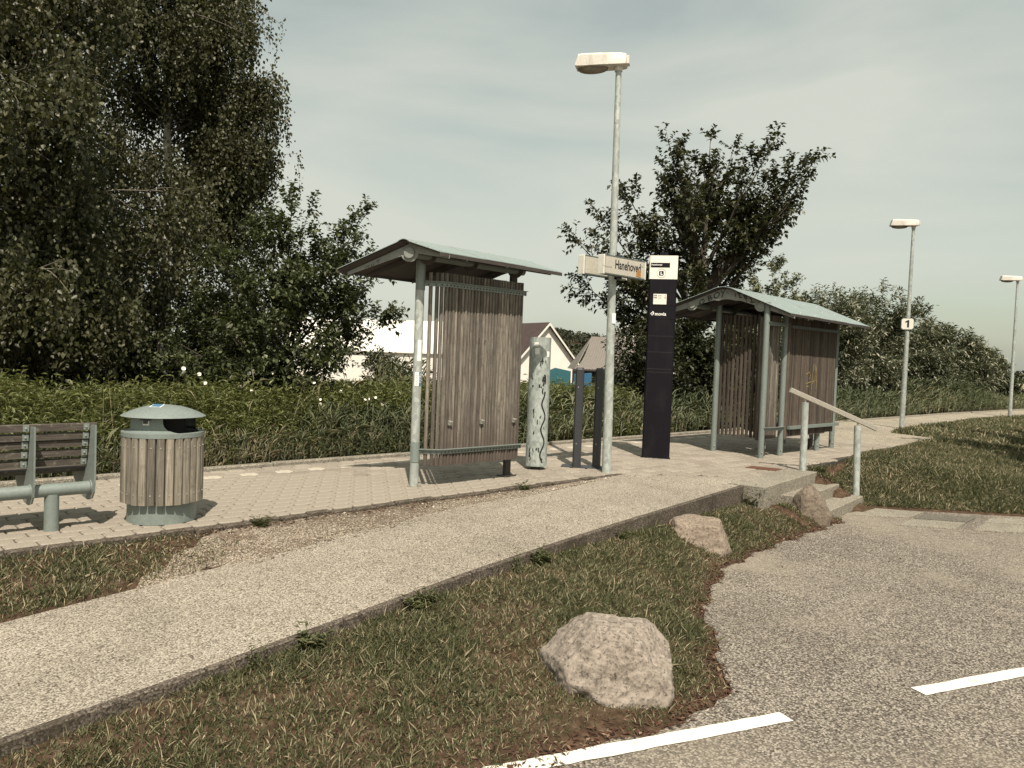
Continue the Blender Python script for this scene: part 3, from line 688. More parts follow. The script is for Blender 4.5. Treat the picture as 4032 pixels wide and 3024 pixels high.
for z in (0.455, 2.125): rail(s2, [(11.27, 5.935, z), (11.45, 5.915, z), (11.6, 5.908, z), (11.78, 5.915, z), (11.93, 5.94, z)], 'rail', m_green)
MB().box((12.98, 5.895, 0.455), (1.88, 0.055, 0.05)).build('bench_rail', m_green, s2)
MB().box((12.93, 5.912, 2.115), (1.82, 0.03, 0.05)).build('rail', m_greend, s2)
for i in range(4): MB().bbox((12.45, 6.14+i*0.085, 0.455), (1.86, 0.07, 0.035), 0.008).build('seat_slat', m_woodin, s2)
for x in (11.58, 13.3):
    a = MB(); prof = [(6.06, 0.43), (6.46, 0.43), (6.46, 0.40), (6.22, 0.36), (6.13, 0.26), (6.09, 0.12), (6.05, 0.12)]; a.prism([(x, q[0], q[1]) for q in prof], (0.02, 0, 0)); a.build('seat_bracket', m_green, s2)
    post(s2, x+0.01, 6.10, -0.01, 0.2, 0.04, 'seat_leg', m_soffit)
# graffiti
g = MB(); fm = on_gable(N2, K2, T2, A2, 0.045)
def arc(cx, cy, rx, ry, a0, a1, n=12): return [(cx+rx*cos(radians(a0+(a1-a0)*i/n)), cy+ry*sin(radians(a0+(a1-a0)*i/n))) for i in range(n+1)]
for st_ in (arc(.66, .10, .035, .035, 0, 360), [(.77, .13), (.75, .05)], [(.75, .05), (.79, .055), (.80, .075), (.765, .09)], [(.765, .09), (.815, .10), (.81, .125), (.77, .132)],
            arc(.885, .085, .04, .042, 0, 360), [(.945, .05), (.985, .085), (1.02, .035)], [(.985, .085), (.965, .155)], [(1.035, .10), (1.045, .105)],
            [(1.14, .045), (1.15, .05)], [(1.165, .075), (1.18, .125)], [(1.215, .04), (1.245, .11)], [(1.20, .055), (1.26, .035)], [(1.23, .11), (1.275, .095)], [(1.3, .05), (1.355, .13)], [(1.3, .05), (1.345, .045), (1.35, .075), (1.32, .085)], [(1.385, .06), (1.41, .05), (1.42, .085), (1.405, .115), (1.47, .085)]): ribbon(g, st_, 0.014, fm)
tag(g.build('graffiti', m_ink, s2), kind='stuff')
g = MB(); fp = lambda u, v: Vector((12.75+u, 5.922, 1.18+v))
for st_ in ([(-.12, .16), (.0, .2), (.06, .14), (.02, .08)], [(-.1, .0), (.05, .03), (.25, .06)], [(.1, -.2), (.12, .1), (.16, .32), (.2, .34), (.24, .22), (.22, .05), (.12, .0)], [(.26, .3), (.3, .1), (.28, -.1)], [(-.1, -.05), (.0, -.04)]): ribbon(g, st_, 0.016, fp)
tag(g.build('faded_graffiti', m_yellow, s2), kind='stuff')

# ------------------------------------------------------------------ steel cylinder, charcoal posts, totem
cy = thing('steel_cylinder', (7.23, 6.98, 0), 'upright galvanised steel cylinder with black marker wiggle and torn stickers', 'cylinder')
c = (7.23, 6.98); R_ = 0.14
V = []; n = 64; prof = [(0.045, 1), (0.06, 1), (1.70, 1), (1.72, 1)]
mb = MB(); mb.lathe((c[0], c[1], 0), [(R_-0.006, 0.045), (R_, 0.045), (R_, 1.72), (R_-0.006, 1.72), (R_-0.006, 0.045)], 48); mb.build('drum', m_galvp, cy, True)
MB().cyl((c[0], c[1], 1.69), (c[0], c[1], 1.70), R_-0.006, n=32).build('lid', m_galvp, cy)
MB().cyl((c[0], c[1], 0.0), (c[0], c[1], 0.08), 0.07, n=16).build('foot', m_dark, cy)
g = MB(); rr = R_+0.002; fc = cylf(c[0], c[1], rr); u_ = lambda deg: rr*radians(deg)
fa = -134                                            # side that faces the road
wig = [(u_(fa+28+11*sin((0.1+1.0*i/40)*17)*(0.5+0.5*min(1, i/8))), 1.02-0.9*i/40) for i in range(41)]; ribbon(g, wig, 0.021, fc)
for i in range(26):
    a = fa+random.choice([-42, -38, -36, -20, 0, 12, 26, 30])+random.uniform(-6, 6); z = random.choice([random.uniform(.15, .8), random.uniform(1.05, 1.28), random.uniform(1.4, 1.5)]); l = random.uniform(.02, .08)
    ribbon(g, [(u_(a), z), (u_(a+random.uniform(-4, 4)), z-l*.6), (u_(a+random.uniform(-5, 5)), z-l)], random.uniform(.010, .024), fc)
for i in range(9): a = fa+15+i*2.3; z = 1.16+0.03*sin(i*1.3); ribbon(g, [(u_(a), z), (u_(a+2), z+.03), (u_(a+3), z-.02)], .012, fc)
tag(g.build('marker_scribble', m_ink, cy), kind='stuff')
for a0, a1, z0, z1, m in ((-35, -12, 1.60, 1.655, m_wprint), (-30, -5, 1.50, 1.58, m_wprint), (34, 56, 1.47, 1.54, m_wprint)):
    MB().lathe((c[0], c[1], 0), [(rr-.0005, z0), (rr-.0005, z1)], 6, radians(fa+a0), radians(fa+a1)).build('torn_sticker', m, cy, True)

dp = thing('charcoal_post_pair', (7.97, 6.72, 0), 'pair of charcoal steel posts on one base plate beside the lamp post', 'post')
dx = Vector((0.60, -0.80, 0)); dyv = Vector((0.80, 0.60, 0))
MB().prism([Vector((7.965, 6.71, 0.001))+dx*a+dyv*b for a, b in ((-.36, -.12), (.30, -.12), (.30, .14), (-.36, .14))], (0, 0, 0.008)).build('base_plate', m_dark, dp)
for cx_, cy_ in ((7.83, 6.80), (8.07, 6.655)):
    o = Vector((cx_, cy_, 0)); mb = MB(); w_, d_ = 0.055, 0.06; k = 0.02
    sec = [(-w_+k, -d_), (w_-k, -d_), (w_, -d_+k), (w_, d_), (-w_, d_), (-w_, -d_+k)]
    lo_ = [o+dx*a+dyv*b for a, b in sec]; V = [v+Vector((0, 0, .006)) for v in lo_]+[v+Vector((0, 0, 1.315)) for v in lo_]+[o+dx*a*.8+dyv*b*.8+Vector((0, 0, 1.345)) for a, b in sec]
    n = 6; Fc = [tuple(range(n))]+[tuple(range(2*n, 3*n))]
    for r0 in (0, n):
        for i in range(n): Fc.append((r0+i, r0+(i+1) % n, r0+n+(i+1) % n, r0+n+i))
    pp = mb.add(V, Fc).build('post', m_dark, dp)
    for z in (0.32, 1.08): bolt(pp, o-dyv*d_+Vector((0, 0, z))-dx*.01, -dyv, .008, .008)

tt = thing('information_totem', (9.66, 6.85, 0), 'tall black information totem with white head and departure screen', 'totem')
TL, TR = Vector((9.525, 6.975, 0)), Vector((9.76, 6.635, 0)); tu = (TR-TL).normalized(); tw = (TR-TL).length; tn = Vector((0, 0, 1)).cross(tu)
if tn.dot(Vector((-1, -1, 0))) < 0: tn = -tn
mid = (TL+TR)/2-tn*0.085
def tbox(z0, z1, dw, dd, name, mat, ch=0.02):
    w_, d_ = tw/2+dw, 0.085+dd; sec = [(-w_+ch, -d_), (w_-ch, -d_), (w_, -d_+ch), (w_, d_-ch), (w_-ch, d_), (-w_+ch, d_), (-w_, d_-ch), (-w_, -d_+ch)]
    return MB().prism([mid+tu*a-tn*b+Vector((0, 0, z0)) for a, b in sec], (0, 0, z1-z0)).build(name, mat, tt)
tbox(0, 2.10, 0, 0, 'body', m_black); tbox(2.104, 2.30, 0.001, 0.001, 'logo_panel', m_black); tbox(2.304, 2.70, 0.0, 0.0, 'screen_panel', m_black); tbox(2.703, 3.055, 0.003, 0.003, 'head', m_white, 0.012)
MB().box(mid+Vector((0, 0, 3.085)), (0.12, 0.06, 0.06), atan2(tu.y, tu.x)).build('antenna', m_black, tt)
tbox(-0.002, 0.006, 0.012, 0.012, 'base_plate', m_dark)
def on_t(u, z, lift=0.003): return TL+tu*u+tn*lift+Vector((0, 0, z))
def trect(u0, u1, z0, z1, name, mat, lift, parent=tt): return MB().add([on_t(u0, z0, lift), on_t(u1, z0, lift), on_t(u1, z1, lift), on_t(u0, z1, lift)], [(0, 1, 2, 3)]).build(name, mat, parent, recalc=False)
for z in (1.846, 1.605, 1.35, 1.30): trect(0.02, tw-0.02, z, z+0.004, 'seam', m_marker, 0.0015)
trect(0.018, 0.30, 2.876, 2.946, 'name_strip', m_black, 0.005)
place_flat('lettering', text_mesh('Hanehoved', 0.036, m_wprint, 0.95, bold=0.0006), on_t(0.026, 2.905, 0.0075), tu, (0, 0, 1), tt)
mb = MB(); cz, cu_ = 2.79, 0.178
for i in range(40):
    a0, a1 = 2*pi*i/40, 2*pi*(i+1)/40; mb.add([on_t(cu_+r*cos(a), cz+r*sin(a), .0055) for r, a in ((.063, a0), (.063, a1), (.068, a1), (.068, a0))], [(0, 1, 2, 3)])
mb.build('emblem_ring', m_grey, tt)
rr_ = 0.034; k = 0.012; pts = []
for sx, sz, a0 in ((1, -1, -90), (1, 1, 0), (-1, 1, 90), (-1, -1, 180)):
    for i in range(4): a = radians(a0+30*i); pts.append((cu_+sx*(rr_-k)+k*cos(a), cz+sz*(rr_-k)+k*sin(a)))
MB().add([on_t(a, b, .0057) for a, b in pts], [tuple(range(len(pts)))]).build('emblem', m_ink, tt)
place_flat('lettering', text_mesh('L', 0.062, m_wprint, 1.0, 'CENTER', 0.003), on_t(cu_+.002, cz-.0225, .0072), tu, (0, 0, 1), tt)
scr = trect(0.075, 0.270, 2.325, 2.480, 'screen', m_white, 0.004)
for zz, a, cnum in ((2.449, '920R', '17'), (2.415, '920R', '28')):
    place_flat('lettering', text_mesh(a, 0.026, m_ink, 0.9, bold=.0005), on_t(0.080, zz, .0065), tu, (0, 0, 1), scr); trect(0.142, 0.195, zz+.002, zz+.010, 'blurred_print', m_grey, .0062, scr); place_flat('lettering', text_mesh(cnum, 0.028, m_ink, 0.9), on_t(0.236, zz, .0065), tu, (0, 0, 1), scr)
for zz in (2.440, 2.402, 2.365): trect(0.078, 0.267, zz, zz+.0015, 'screen_line', m_grey, .0062, scr)
place_flat('lettering', text_mesh('movia', 0.070, m_wprint, 1.0, bold=0.0015), on_t(0.106, 2.158, .0035), tu, (0, 0, 1), tt)
mb = MB(); fl = lambda u, v: on_t(0.042+u, 2.157+v, .0036)
for st_ in ([(.0, .018), (.014, .042), (.03, .042), (.016, .018), (.024, .004)], [(.024, .058), (.04, .058), (.052, .034), (.038, .010), (.018, .0)], [(.03, .056), (.044, .034), (.034, .016)]): ribbon(mb, st_, 0.0075, fl)
tag(mb.build('logo', m_wprint, tt), kind='stuff')

# ------------------------------------------------------------------ lamp posts and their signs
def lamp(x, y, z0, h, lean, label):
    t = thing('lamp_post', (x, y, z0), label, 'street lamp', 'lamp posts along the platform'); s = h/5.4
    top = Vector((x+lean[0], y+lean[1], z0+h-0.2)); base = Vector((x, y, z0-0.05))
    MB().cyl(base, base+(top-base)*0.28, 0.061, 0.058, 20, False).add([], []).build('pole_base', m_galv, t, True)
    MB().cyl(base+(top-base)*0.28, top, 0.056, 0.037, 20).build('pole', m_galv, t, True)
    hy = Vector((cos(radians(122)), sin(radians(122)), 0)); hx = Vector((hy.y, -hy.x, 0))
    def sec(yy, w_, za, zb, k=0.22):
        c0 = top+hy*yy; b = min(w_, zb-za)*k
        return [c0+hx*q[0]+Vector((0, 0, q[1])) for q in ((-w_, za), (w_, za), (w_, zb-b), (w_-b*.8, zb), (-w_+b*.8, zb), (-w_, zb-b))]
    rings = [sec(-.105, .085, .02, .12), sec(-.095, .10, .005, .135), sec(-.02, .115, .0, .145), sec(.25, .125, .0, .155), sec(.46, .12, .0, .16), sec(.515, .115, .004, .155), sec(.55, .11, .01, .03)]
    V = [v for r in rings for v in r]; Fc = [(0, 1, 2, 3, 4, 5), tuple(range(len(V)-1, len(V)-7, -1))]
    for i in range(len(rings)-1):
        for j in range(6): Fc.append((i*6+j, i*6+(j+1) % 6, (i+1)*6+(j+1) % 6, (i+1)*6+j))
    hd = MB().add(V, Fc).build('lamp_head', m_lamp, t, True)
    mb = MB(); mb.add([top+hx*(0.095*sin(a)*sin(b))+hy*(0.33+0.20*cos(a))+Vector((0, 0, 0.005-0.075*sin(a)**.7*max(0, cos(b)))) for a in [pi*i/10 for i in range(11)] for b in [-pi/2+pi*j/8 for j in range(9)]],
                      [(i*9+j, i*9+j+1, (i+1)*9+j+1, (i+1)*9+j) for i in range(10) for j in range(8)]); mb.build('bowl', m_bowl, hd, True)
    MB().cyl(top-Vector((0, 0, .06)), top+Vector((0, 0, .01)), .05, n=16).build('spigot', m_lamp, t, True)
    MB().box(top-hy*.12+Vector((0, 0, .07)), (.11, .035, .10), radians(32)).build('latch', m_lamp, hd)
    return t, base, top
L1, b1, t1 = lamp(7.83, 6.28, 0.0, 5.4, (-.045, .035), 'tall galvanised lamp post carrying the station name signs')
L2, b2, t2 = lamp(20.82, 7.17, -0.02, 5.36, (.02, -.02), 'galvanised lamp post with a small number 1 sign')
L3, b3, t3 = lamp(31.39, 7.25, -0.03, 5.0, (.0, .0), 'farthest lamp post beside the path at the right')
MB().lathe((7.83, 6.28, 0), [(0.0615, 1.93), (0.0615, 2.06)], 6, radians(-150), radians(-105)).build('torn_sticker', m_wprint, L1, True)
g = MB(); fc = cylf(7.825, 6.282, 0.0625); u0 = .0625*radians(-80)
for i in range(6): z = 1.85-.07*i; ribbon(g, [(u0, z), (u0+.02, z-.02), (u0+.008, z-.045), (u0-.014, z-.03), (u0+.004, z-.07)], .007, fc)
ribbon(g, [(u0, 1.43), (u0+.016, 1.38), (u0+.004, 1.33)], .007, fc); tag(g.build('scribble', m_ink, L1), kind='stuff')

def name_sign(x0, x1, yf, z0, z1, depth, label, text):
    t = thing('station_sign', ((x0+x1)/2, yf+depth/2, z0), label, 'sign', 'sign boxes on the lamp post')
    MB().box(((x0+x1)/2, yf+depth/2+.006, (z0+z1)/2), (x1-x0-.02, depth-.02, z1-z0-.03)).build('box', m_alu, t)
    for x in (x0, x1): MB().bbox((x+(.012 if x == x0 else -.012), yf+depth/2, (z0+z1)/2), (.024, depth, z1-z0), .006).build('end_cap', m_alu, t)
    for z in (z0+.006, z1-.006): MB().box(((x0+x1)/2, yf+depth/2, z), (x1-x0-.05, depth, .014)).build('frame_edge', m_greend, t)
    f = MB().add([(x0+.026, yf+.002, z0+.014), (x1-.026, yf+.002, z0+.014), (x1-.026, yf+.002, z1-.014), (x0+.026, yf+.002, z1-.014)], [(0, 1, 2, 3)]).build('face', m_signface, t, recalc=False)
    if text:
        place_flat('lettering', text_mesh(text, 0.158, m_ink, 0.74, bold=0.0022), (x0+.215, yf-.001, z0+.085), (1, 0, 0), (0, 0, 1), f)
        g = MB(); fp = lambda u, v: Vector((x1-.21+u, yf-.0016, z0+.035+v))
        for i in range(7): ribbon(g, [(random.uniform(-.01, .01), .012*i), (.09+random.uniform(-.015, .015), .012*i-.012)], .011, fp)
        tag(g.build('orange_sticker', m_orange, f), kind='stuff')
        g = MB()
        for st_ in ([(.06, .12), (.09, .135), (.12, .13), (.145, .12)], [(-.7, .07), (-.6, .055), (-.5, .06)]): ribbon(g, st_, .005, fp)
        tag(g.build('scribble', m_grey, f), kind='stuff')
    return t
sg = name_sign(7.41, 8.28, 6.115, 2.527, 2.765, .10, 'station name sign reading Hanehoved in black letters', 'Hanehoved')
sb_ = name_sign(7.315, 8.2, 6.36, 2.527, 2.765, .10, 'blank sign box behind the lamp post and name sign', None)
for t, y in ((sg, 6.225), (sb_, 6.345)):
    for z in (2.51, 2.785): MB().box((7.81, (y+6.28)/2, z), (.04, abs(y-6.28)+.13, .03)).build('clamp', m_dark, t)
n1 = thing('number_sign', (20.83, 7.1, 2.5), 'small white square sign with black number 1 on lamp post', 'sign')
su = Vector((0.32, -0.947, 0)).normalized(); sn = Vector((-.947, -.32, 0)); ctr = Vector((20.83, 7.165, 2.66))+sn*0.068
mb = MB(); k = .04; sq = [(-.15+k, -.15), (.15-k, -.15), (.15, -.15+k), (.15, .15-k), (.15-k, .15), (-.15+k, .15), (-.15, .15-k), (-.15, -.15+k)]
mb.prism([ctr+su*a+Vector((0, 0, b)) for a, b in sq], -sn*.03); mb.build('panel', m_greend, n1)
MB().add([ctr+su*a*.9+Vector((0, 0, b*.9))+sn*.002 for a, b in sq], [tuple(range(8))]).build('face', m_white, n1)
mb = MB(); mb.add([ctr+sn*.0045+su*a+Vector((0, 0, b)) for a, b in ((-.01, -.09), (.035, -.09), (.035, .095), (.0, .095), (-.055, .06), (-.055, .025), (-.01, .048))], [tuple(range(7))]); mb.build('lettering', m_ink, n1)
MB().box(ctr-sn*.05, (.05, .09, .05), atan2(sn.y, sn.x)+pi/2).build('clamp', m_dark, n1)

# kilometre sign beyond the reeds
km = thing('kilometre_sign', (43.5, 10.85, -.3), 'tiny white sign reading 27 over 4 standing in the reeds', 'sign')
MB().cyl((43.5, 10.85, -.4), (43.5, 10.85, .9), .03, n=10).build('post', m_galv, km)
su2 = Vector((0.24, -0.97, 0)).normalized(); sn2 = Vector((-.97, -.24, 0)).normalized(); c2 = Vector((43.46, 10.84, .78))
MB().prism([c2+su2*a*.85+Vector((0, 0, b*.85)) for a, b in sq], sn2*.02).build('panel', m_white, km)
place_flat('lettering', text_mesh('27', .15, m_ink, 1.0, 'CENTER', .003), c2+sn2*.024+Vector((0, 0, .01)), su2, (0, 0, 1), km)
place_flat('lettering', text_mesh('4', .10, m_ink, 1.0, 'CENTER', .003), c2+sn2*.024+Vector((0, 0, -.09)), su2, (0, 0, 1), km)

# ------------------------------------------------------------------ litter bin
bn = thing('litter_bin', (2.35, 6.575, 0), 'round litter bin clad in wooden slats with domed green lid', 'bin')
bc = (2.35, 6.575, 0)
MB().lathe(bc, [(0.267, 0.0), (0.262, 0.18), (0.255, 0.18)], 40).build('plinth', m_green, bn, True)
MB().lathe(bc, [(0.0, 0.19), (0.285, 0.19), (0.285, 0.70), (0.0, 0.70)], 40).build('drum', m_greend, bn, True)
bs = slat_mesh(0.059, 0.026, 0.545, m_woodbin)
for i in range(28):
    a = 2*pi*i/28+.05; o = link('slat', bs, bn, (bc[0]+.302*cos(a), bc[1]+.302*sin(a), .165+random.uniform(-.003, .003)), a+pi/2)
    if cos(a-radians(-110)) > 0.1:
        for z in (.245, .625): MB().cyl((bc[0]+.313*cos(a), bc[1]+.313*sin(a), z), (bc[0]+.318*cos(a), bc[1]+.318*sin(a), z), .006, n=7).build('screw', m_steel, bn)
MB().lathe(bc, [(0.318, 0.70), (0.318, 0.735), (0.308, 0.738), (0.285, 0.738)], 44).build('rim', m_green, bn, True)
# neck with an opening left and right of the closed front and back
ang = radians(-153)
for cc, hw in ((ang, 42), (ang+pi, 42)):
    V = []; Fc = []; n = 30; hw = radians(hw)
    for i in range(n+1):
        f = -1+2*i/n
        for z, wid in ((.735, 1.65), (.745, 1.42), (.76, 1.2), (.785, 1.06), (.82, 1.0), (.865, 1.0)):
            a = cc+hw*f*wid; r = .248+(.05*max(0, (.76-z)/.025)**1.5 if z < .76 else 0); V.append((bc[0]+r*cos(a), bc[1]+r*sin(a), z))
    for i in range(n):
        for k in range(5): Fc.append((i*6+k, (i+1)*6+k, (i+1)*6+k+1, i*6+k+1))
    MB().add(V, Fc).build('neck', m_green, bn, True)
MB().cyl((bc[0], bc[1], .70), (bc[0], bc[1], .868), .17, n=24).build('shade_core', m_void, bn, True)  # near-black core paints the shade seen through the neck openings
MB().lathe(bc, [(.0, .952), (.06, .950), (.14, .938), (.21, .918), (.27, .893), (.318, .868), (.325, .862), (.318, .862), (.2, .872), (.0, .872)], 48).build('lid', m_green, bn, True)
ang = radians(-132)
ld = Vector((cos(ang), sin(ang), 0)); lt = Vector((-sin(ang), cos(ang), 0)); o = Vector(bc)+ld*.25
h = MB(); h.box(o+ld*.012-lt*.035+Vector((0, 0, .852)), (.075, .02, .022), ang+pi/2); h.box(o+ld*.012-lt*.035+Vector((0, 0, .828)), (.03, .02, .03), ang+pi/2); h.build('lock', m_dark, bn)
MB().add([o+ld*.003-lt*(.035-a)+Vector((0, 0, z)) for a, z in ((-.025, .80), (.025, .80), (.025, .835), (-.025, .835))], [(0, 1, 2, 3)]).build('lock_label', m_wprint, bn)
# small pictogram on the lid
mb = MB(); pc = Vector(bc)+ld*.09-lt*.02
for m, s_, z in ((m_wprint, .042, .0), (m_blue, .034, .0025)):
    mb = MB(); mb.add([Vector((pc.x+a*s_*1.1*lt.x+b*s_*ld.x, pc.y+a*s_*1.1*lt.y+b*s_*ld.y, .9515+z-b*.0085-(.004 if True else 0))) for a, b in ((-1, -1), (1, -1), (1, 1), (-1, 1))], [(0, 1, 2, 3)]); mb.build('pictogram', m, bn)

# ------------------------------------------------------------------ bench
be = thing('bench', (1.1, 6.7, 0), 'wooden slatted bench with grey-green steel frame beside the bin', 'bench')
MB().cyl((0.2, 6.60, .31), (1.80, 6.60, .31), .05, n=20).build('beam', m_green, be, True)
for x in (1.545, 0.45): MB().cyl((x, 6.60, -.01), (x, 6.60, .28), .052, .05, n=20).build('leg', m_green, be, True)
ap = [(6.50, .805), (6.605, .80), (6.63, .70), (6.66, .55), (6.70, .46), (6.80, .415), (7.02, .40), (7.10, .385), (7.06, .33), (6.92, .24), (6.78, .205), (6.66, .20), (6.565, .225), (6.515, .28), (6.50, .36)]
zs = (.783, .712, .652, .577, .505)
for x in (1.81, 1.40, 0.99, 0.58):
    am = MB().prism([(x, q[0], q[1]) for q in ap], (.012, 0, 0)).build('arm_plate', m_green, be)
    for i, z in enumerate(zs): tb = MB().box((x-.022, 6.645+.016*i, z), (.04, .012, .048)).build('slat_tab', m_green, am); bolt(tb, (x-.024, 6.638+.016*i, z), (0, -1, 0), .008, .008)
    MB().cyl((x-.008, 6.60, .31), (x+.0, 6.60, .31), .058, n=20).build('weld_collar', m_green, am, True)
for i, z in enumerate(zs): MB().bbox((1.02, 6.668+.016*i, z), (1.70, .030, .056), .006).build('backrest_slat', m_benchx, be)
for i in range(6): MB().bbox((1.02, 6.78+i*.068, .435-.006*i), (1.70, .056, .034), .006).build('seat_slat', m_benchx, be)

# ------------------------------------------------------------------ handrail
hr = thing('handrail', (10.7, 4.6, -.3), 'sloping pale wooden handrail on two galvanised posts by the steps', 'handrail')
P1, P2 = Vector((10.47, 4.885, 1.0)), Vector((10.95, 4.335, .685)); d = (P2-P1)
MB().cyl((10.47, 4.885, -.1), (10.455, 4.89, .965), .047, n=18).build('post', m_galv, hr, True)
MB().cyl((10.97, 4.33, -.45), (10.935, 4.345, .67), .047, n=18).build('post', m_galv, hr, True)
for p in (Vector((10.455, 4.89, .965)), Vector((10.935, 4.345, .67))): MB().cyl(p, p+Vector((0, 0, .045)), .013, n=8).build('pin', m_steel, hr)
q1, q2 = Vector((10.455, 4.89, 1.045)), Vector((10.935, 4.345, .745)); d = q2-q1; a0, a1 = q1-d*.30, q2+d*.36
sec = [(-.03, -.035), (.03, -.035), (.035, -.028), (.035, .028), (.03, .035), (-.03, .035), (-.035, .028), (-.035, -.028)]
MB().sweep([a0, a1], sec).build('rail', m_railx, hr)

# ------------------------------------------------------------------ boulders
def boulder(name_label, c, dims, rz, mat, seed, cuts):
    bm = bmesh.new(); bmesh.ops.create_icosphere(bm, subdivisions=6, radius=1.0); r = np.random.default_rng(seed)
    dirs = [Vector(q).normalized() for q in cuts]
    ph = r.uniform(0, 6.28, (5, 3)); fr = r.normal(0, 1, (5, 3))
    from mathutils import noise as mn
    for v in bm.verts:
        p = v.co.normalized(); rad = 1.0
        for q, lim in zip(dirs, [c_[3] for c_ in cuts_full[seed]]):
            dd = p.dot(q)
            if dd > 1e-3: rad = min(rad, lim/dd*1.0) if lim/dd < rad else rad
        rad = 0.9*rad+0.1*min(1, rad+.1)
        qq = Vector((p.x*.8+p.z*.9, p.y*1.2, p.z*.8-p.x*1.1)); qs = Vector((qq.x*1.2, qq.y*1.2, qq.z*4.5)) if seed != 2 else Vector((p.x*1.3, p.y*1.3, p.z*6))
        w1 = mn.fractal(p*2.1+Vector((seed*7, 0, 0)), 1.0, 2.0, 3)
        rad += 0.045*w1+(0.055 if seed == 1 else 0.035)*(1-2*abs(mn.noise(qs*1.3+Vector((seed, w1*1.2, 0)))))*(.5+.5*mn.noise(p*1.5))+0.02*mn.fractal(p*7+Vector((seed, 3, 0)), 0.7, 2.1, 5)
        v.co = Vector((p.x*rad*dims[0], p.y*rad*dims[1], p.z*rad*dims[2]))
    me = bpy.data.meshes.new('boulder'); bm.to_mesh(me); bm.free(); me.materials.append(mat)
    for p in me.polygons: p.use_smooth = True
    o = link('boulder', me, None, c, rz); return tag(o, name_label, 'boulder', 'boulders on the grass island')
cuts_full = {
    1: [(-.7, -.2, .7, .76), (.72, -.3, .62, .78), (-.95, -.35, .05, .80), (.2, -.97, .22, .74), (.96, -.1, .05, .84), (0, .6, .8, .85), (-.35, -.8, .5, .80), (.1, -.1, 1, .84), (-.5, -.7, -.5, .75)],
    2: [(.03, -.1, 1, .74), (-1, -.1, .3, .84), (.95, -.2, .42, .84), (.05, -1, .3, .82)],
    3: [(.6, -.3, .7, .72), (-.9, -.2, .2, .85), (.1, -1, .2, .8), (-.3, 0, 1, .95)]}
boulder('largest pale speckled boulder beside the white road dash', (3.50, 2.73, -.36), (.41, .34, .36), radians(-46), m_stone, 1, [c_[:3] for c_ in cuts_full[1]])
boulder('flat-topped reddish boulder in the middle of the island', (6.72, 4.20, -.40), (.36, .30, .37), radians(-46), m_stoneb, 2, [c_[:3] for c_ in cuts_full[2]])
boulder('small brown pointed boulder against the steps', (9.16, 4.15, -.34), (.235, .20, .36), radians(-46), m_stonec, 3, [c_[:3] for c_ in cuts_full[3]])
FLOWERS = [(4.57, 11.4, 1.03), (4.34, 11.4, 1.11), (4.38, 10.7, 0.93), (5.49, 11.4, 1.07), (5.34, 11.4, 1.05), (5.41, 11.4, 1.08), (5.72, 11.4, 1.06), (5.06, 10.7, 0.82), (5.78, 10.0, 0.73), (5.78, 10.0, 0.66), (6.54, 10.7, 0.81), (6.55, 10.0, 0.72), (6.62, 10.0, 0.73), (6.74, 10.0, 0.75), (5.4, 9.35, 0.37), (5.22, 9.35, 0.3), (6.1, 9.35, 0.29), (6.05, 9.35, 0.3), (6.49, 9.35, 0.29), (6.68, 9.35, 0.17), (6.6, 9.1, 0.03), (4.88, 10.7, 0.88), (6.07, 10.7, 0.94), (6.87, 10.0, 0.64)]
# ------------------------------------------------------------------ vegetation
UR = np.array([sin(HEAD), -cos(HEAD), 0.0]); VF = np.array([cos(HEAD), sin(HEAD), 0.0]); ZU = np.array([0, 0, 1.0])
def norm(a): return a/np.maximum(np.linalg.norm(a, axis=-1, keepdims=True), 1e-9)
class Leaves:
    def __init__(s): s.V = []; s.A = []
    def add(s, P, D, Nh, L, Wd, shade, fold=0.18, bend=0.0, mid=0.45):
        P = np.asarray(P); D = norm(np.asarray(D)); side = norm(np.cross(D, Nh)); n = np.cross(side, D); L = np.asarray(L)[:, None]; Wd = np.asarray(Wd)[:, None]
        m = P+D*L*mid+n*(Wd*fold)
        tip = P+D*L-ZU*(bend*L)
        V = np.stack([P, m+side*Wd/2, tip, m-side*Wd/2], 1)
        s.V.append(V.reshape(-1, 3)); s.A.append(np.repeat(np.asarray(shade), 4))
    def mesh(s, name, mat):
        V = np.concatenate(s.V); A = np.concatenate(s.A); n = len(V)//4; b = np.arange(n)[:, None]*4
        F = np.concatenate([b+np.array([[0, 1, 2]]), b+np.array([[0, 2, 3]])], 0)
        return arr_mesh(name, V, F, mat, {'shade': A})
    def count(s): return sum(len(a) for a in s.A)//4
def rdir(r, n): return norm(r.normal(0, 1, (n, 3)))

def curve(p0, p1, sag, r, n=7, wig=0.04):
    p0, p1 = np.asarray(p0, float), np.asarray(p1, float); L = np.linalg.norm(p1-p0); c = (p0+p1)/2+np.array([0, 0, sag*L])+r.normal(0, wig*L, 3)
    t = np.linspace(0, 1, n)[:, None]; return (1-t)**2*p0+2*t*(1-t)*c+t*t*p1
def at(poly, t):
    x = t*(len(poly)-1); i = min(int(x), len(poly)-2); f = x-i; return poly[i]*(1-f)+poly[i+1]*f, norm((poly[i+1]-poly[i])[None])[0]

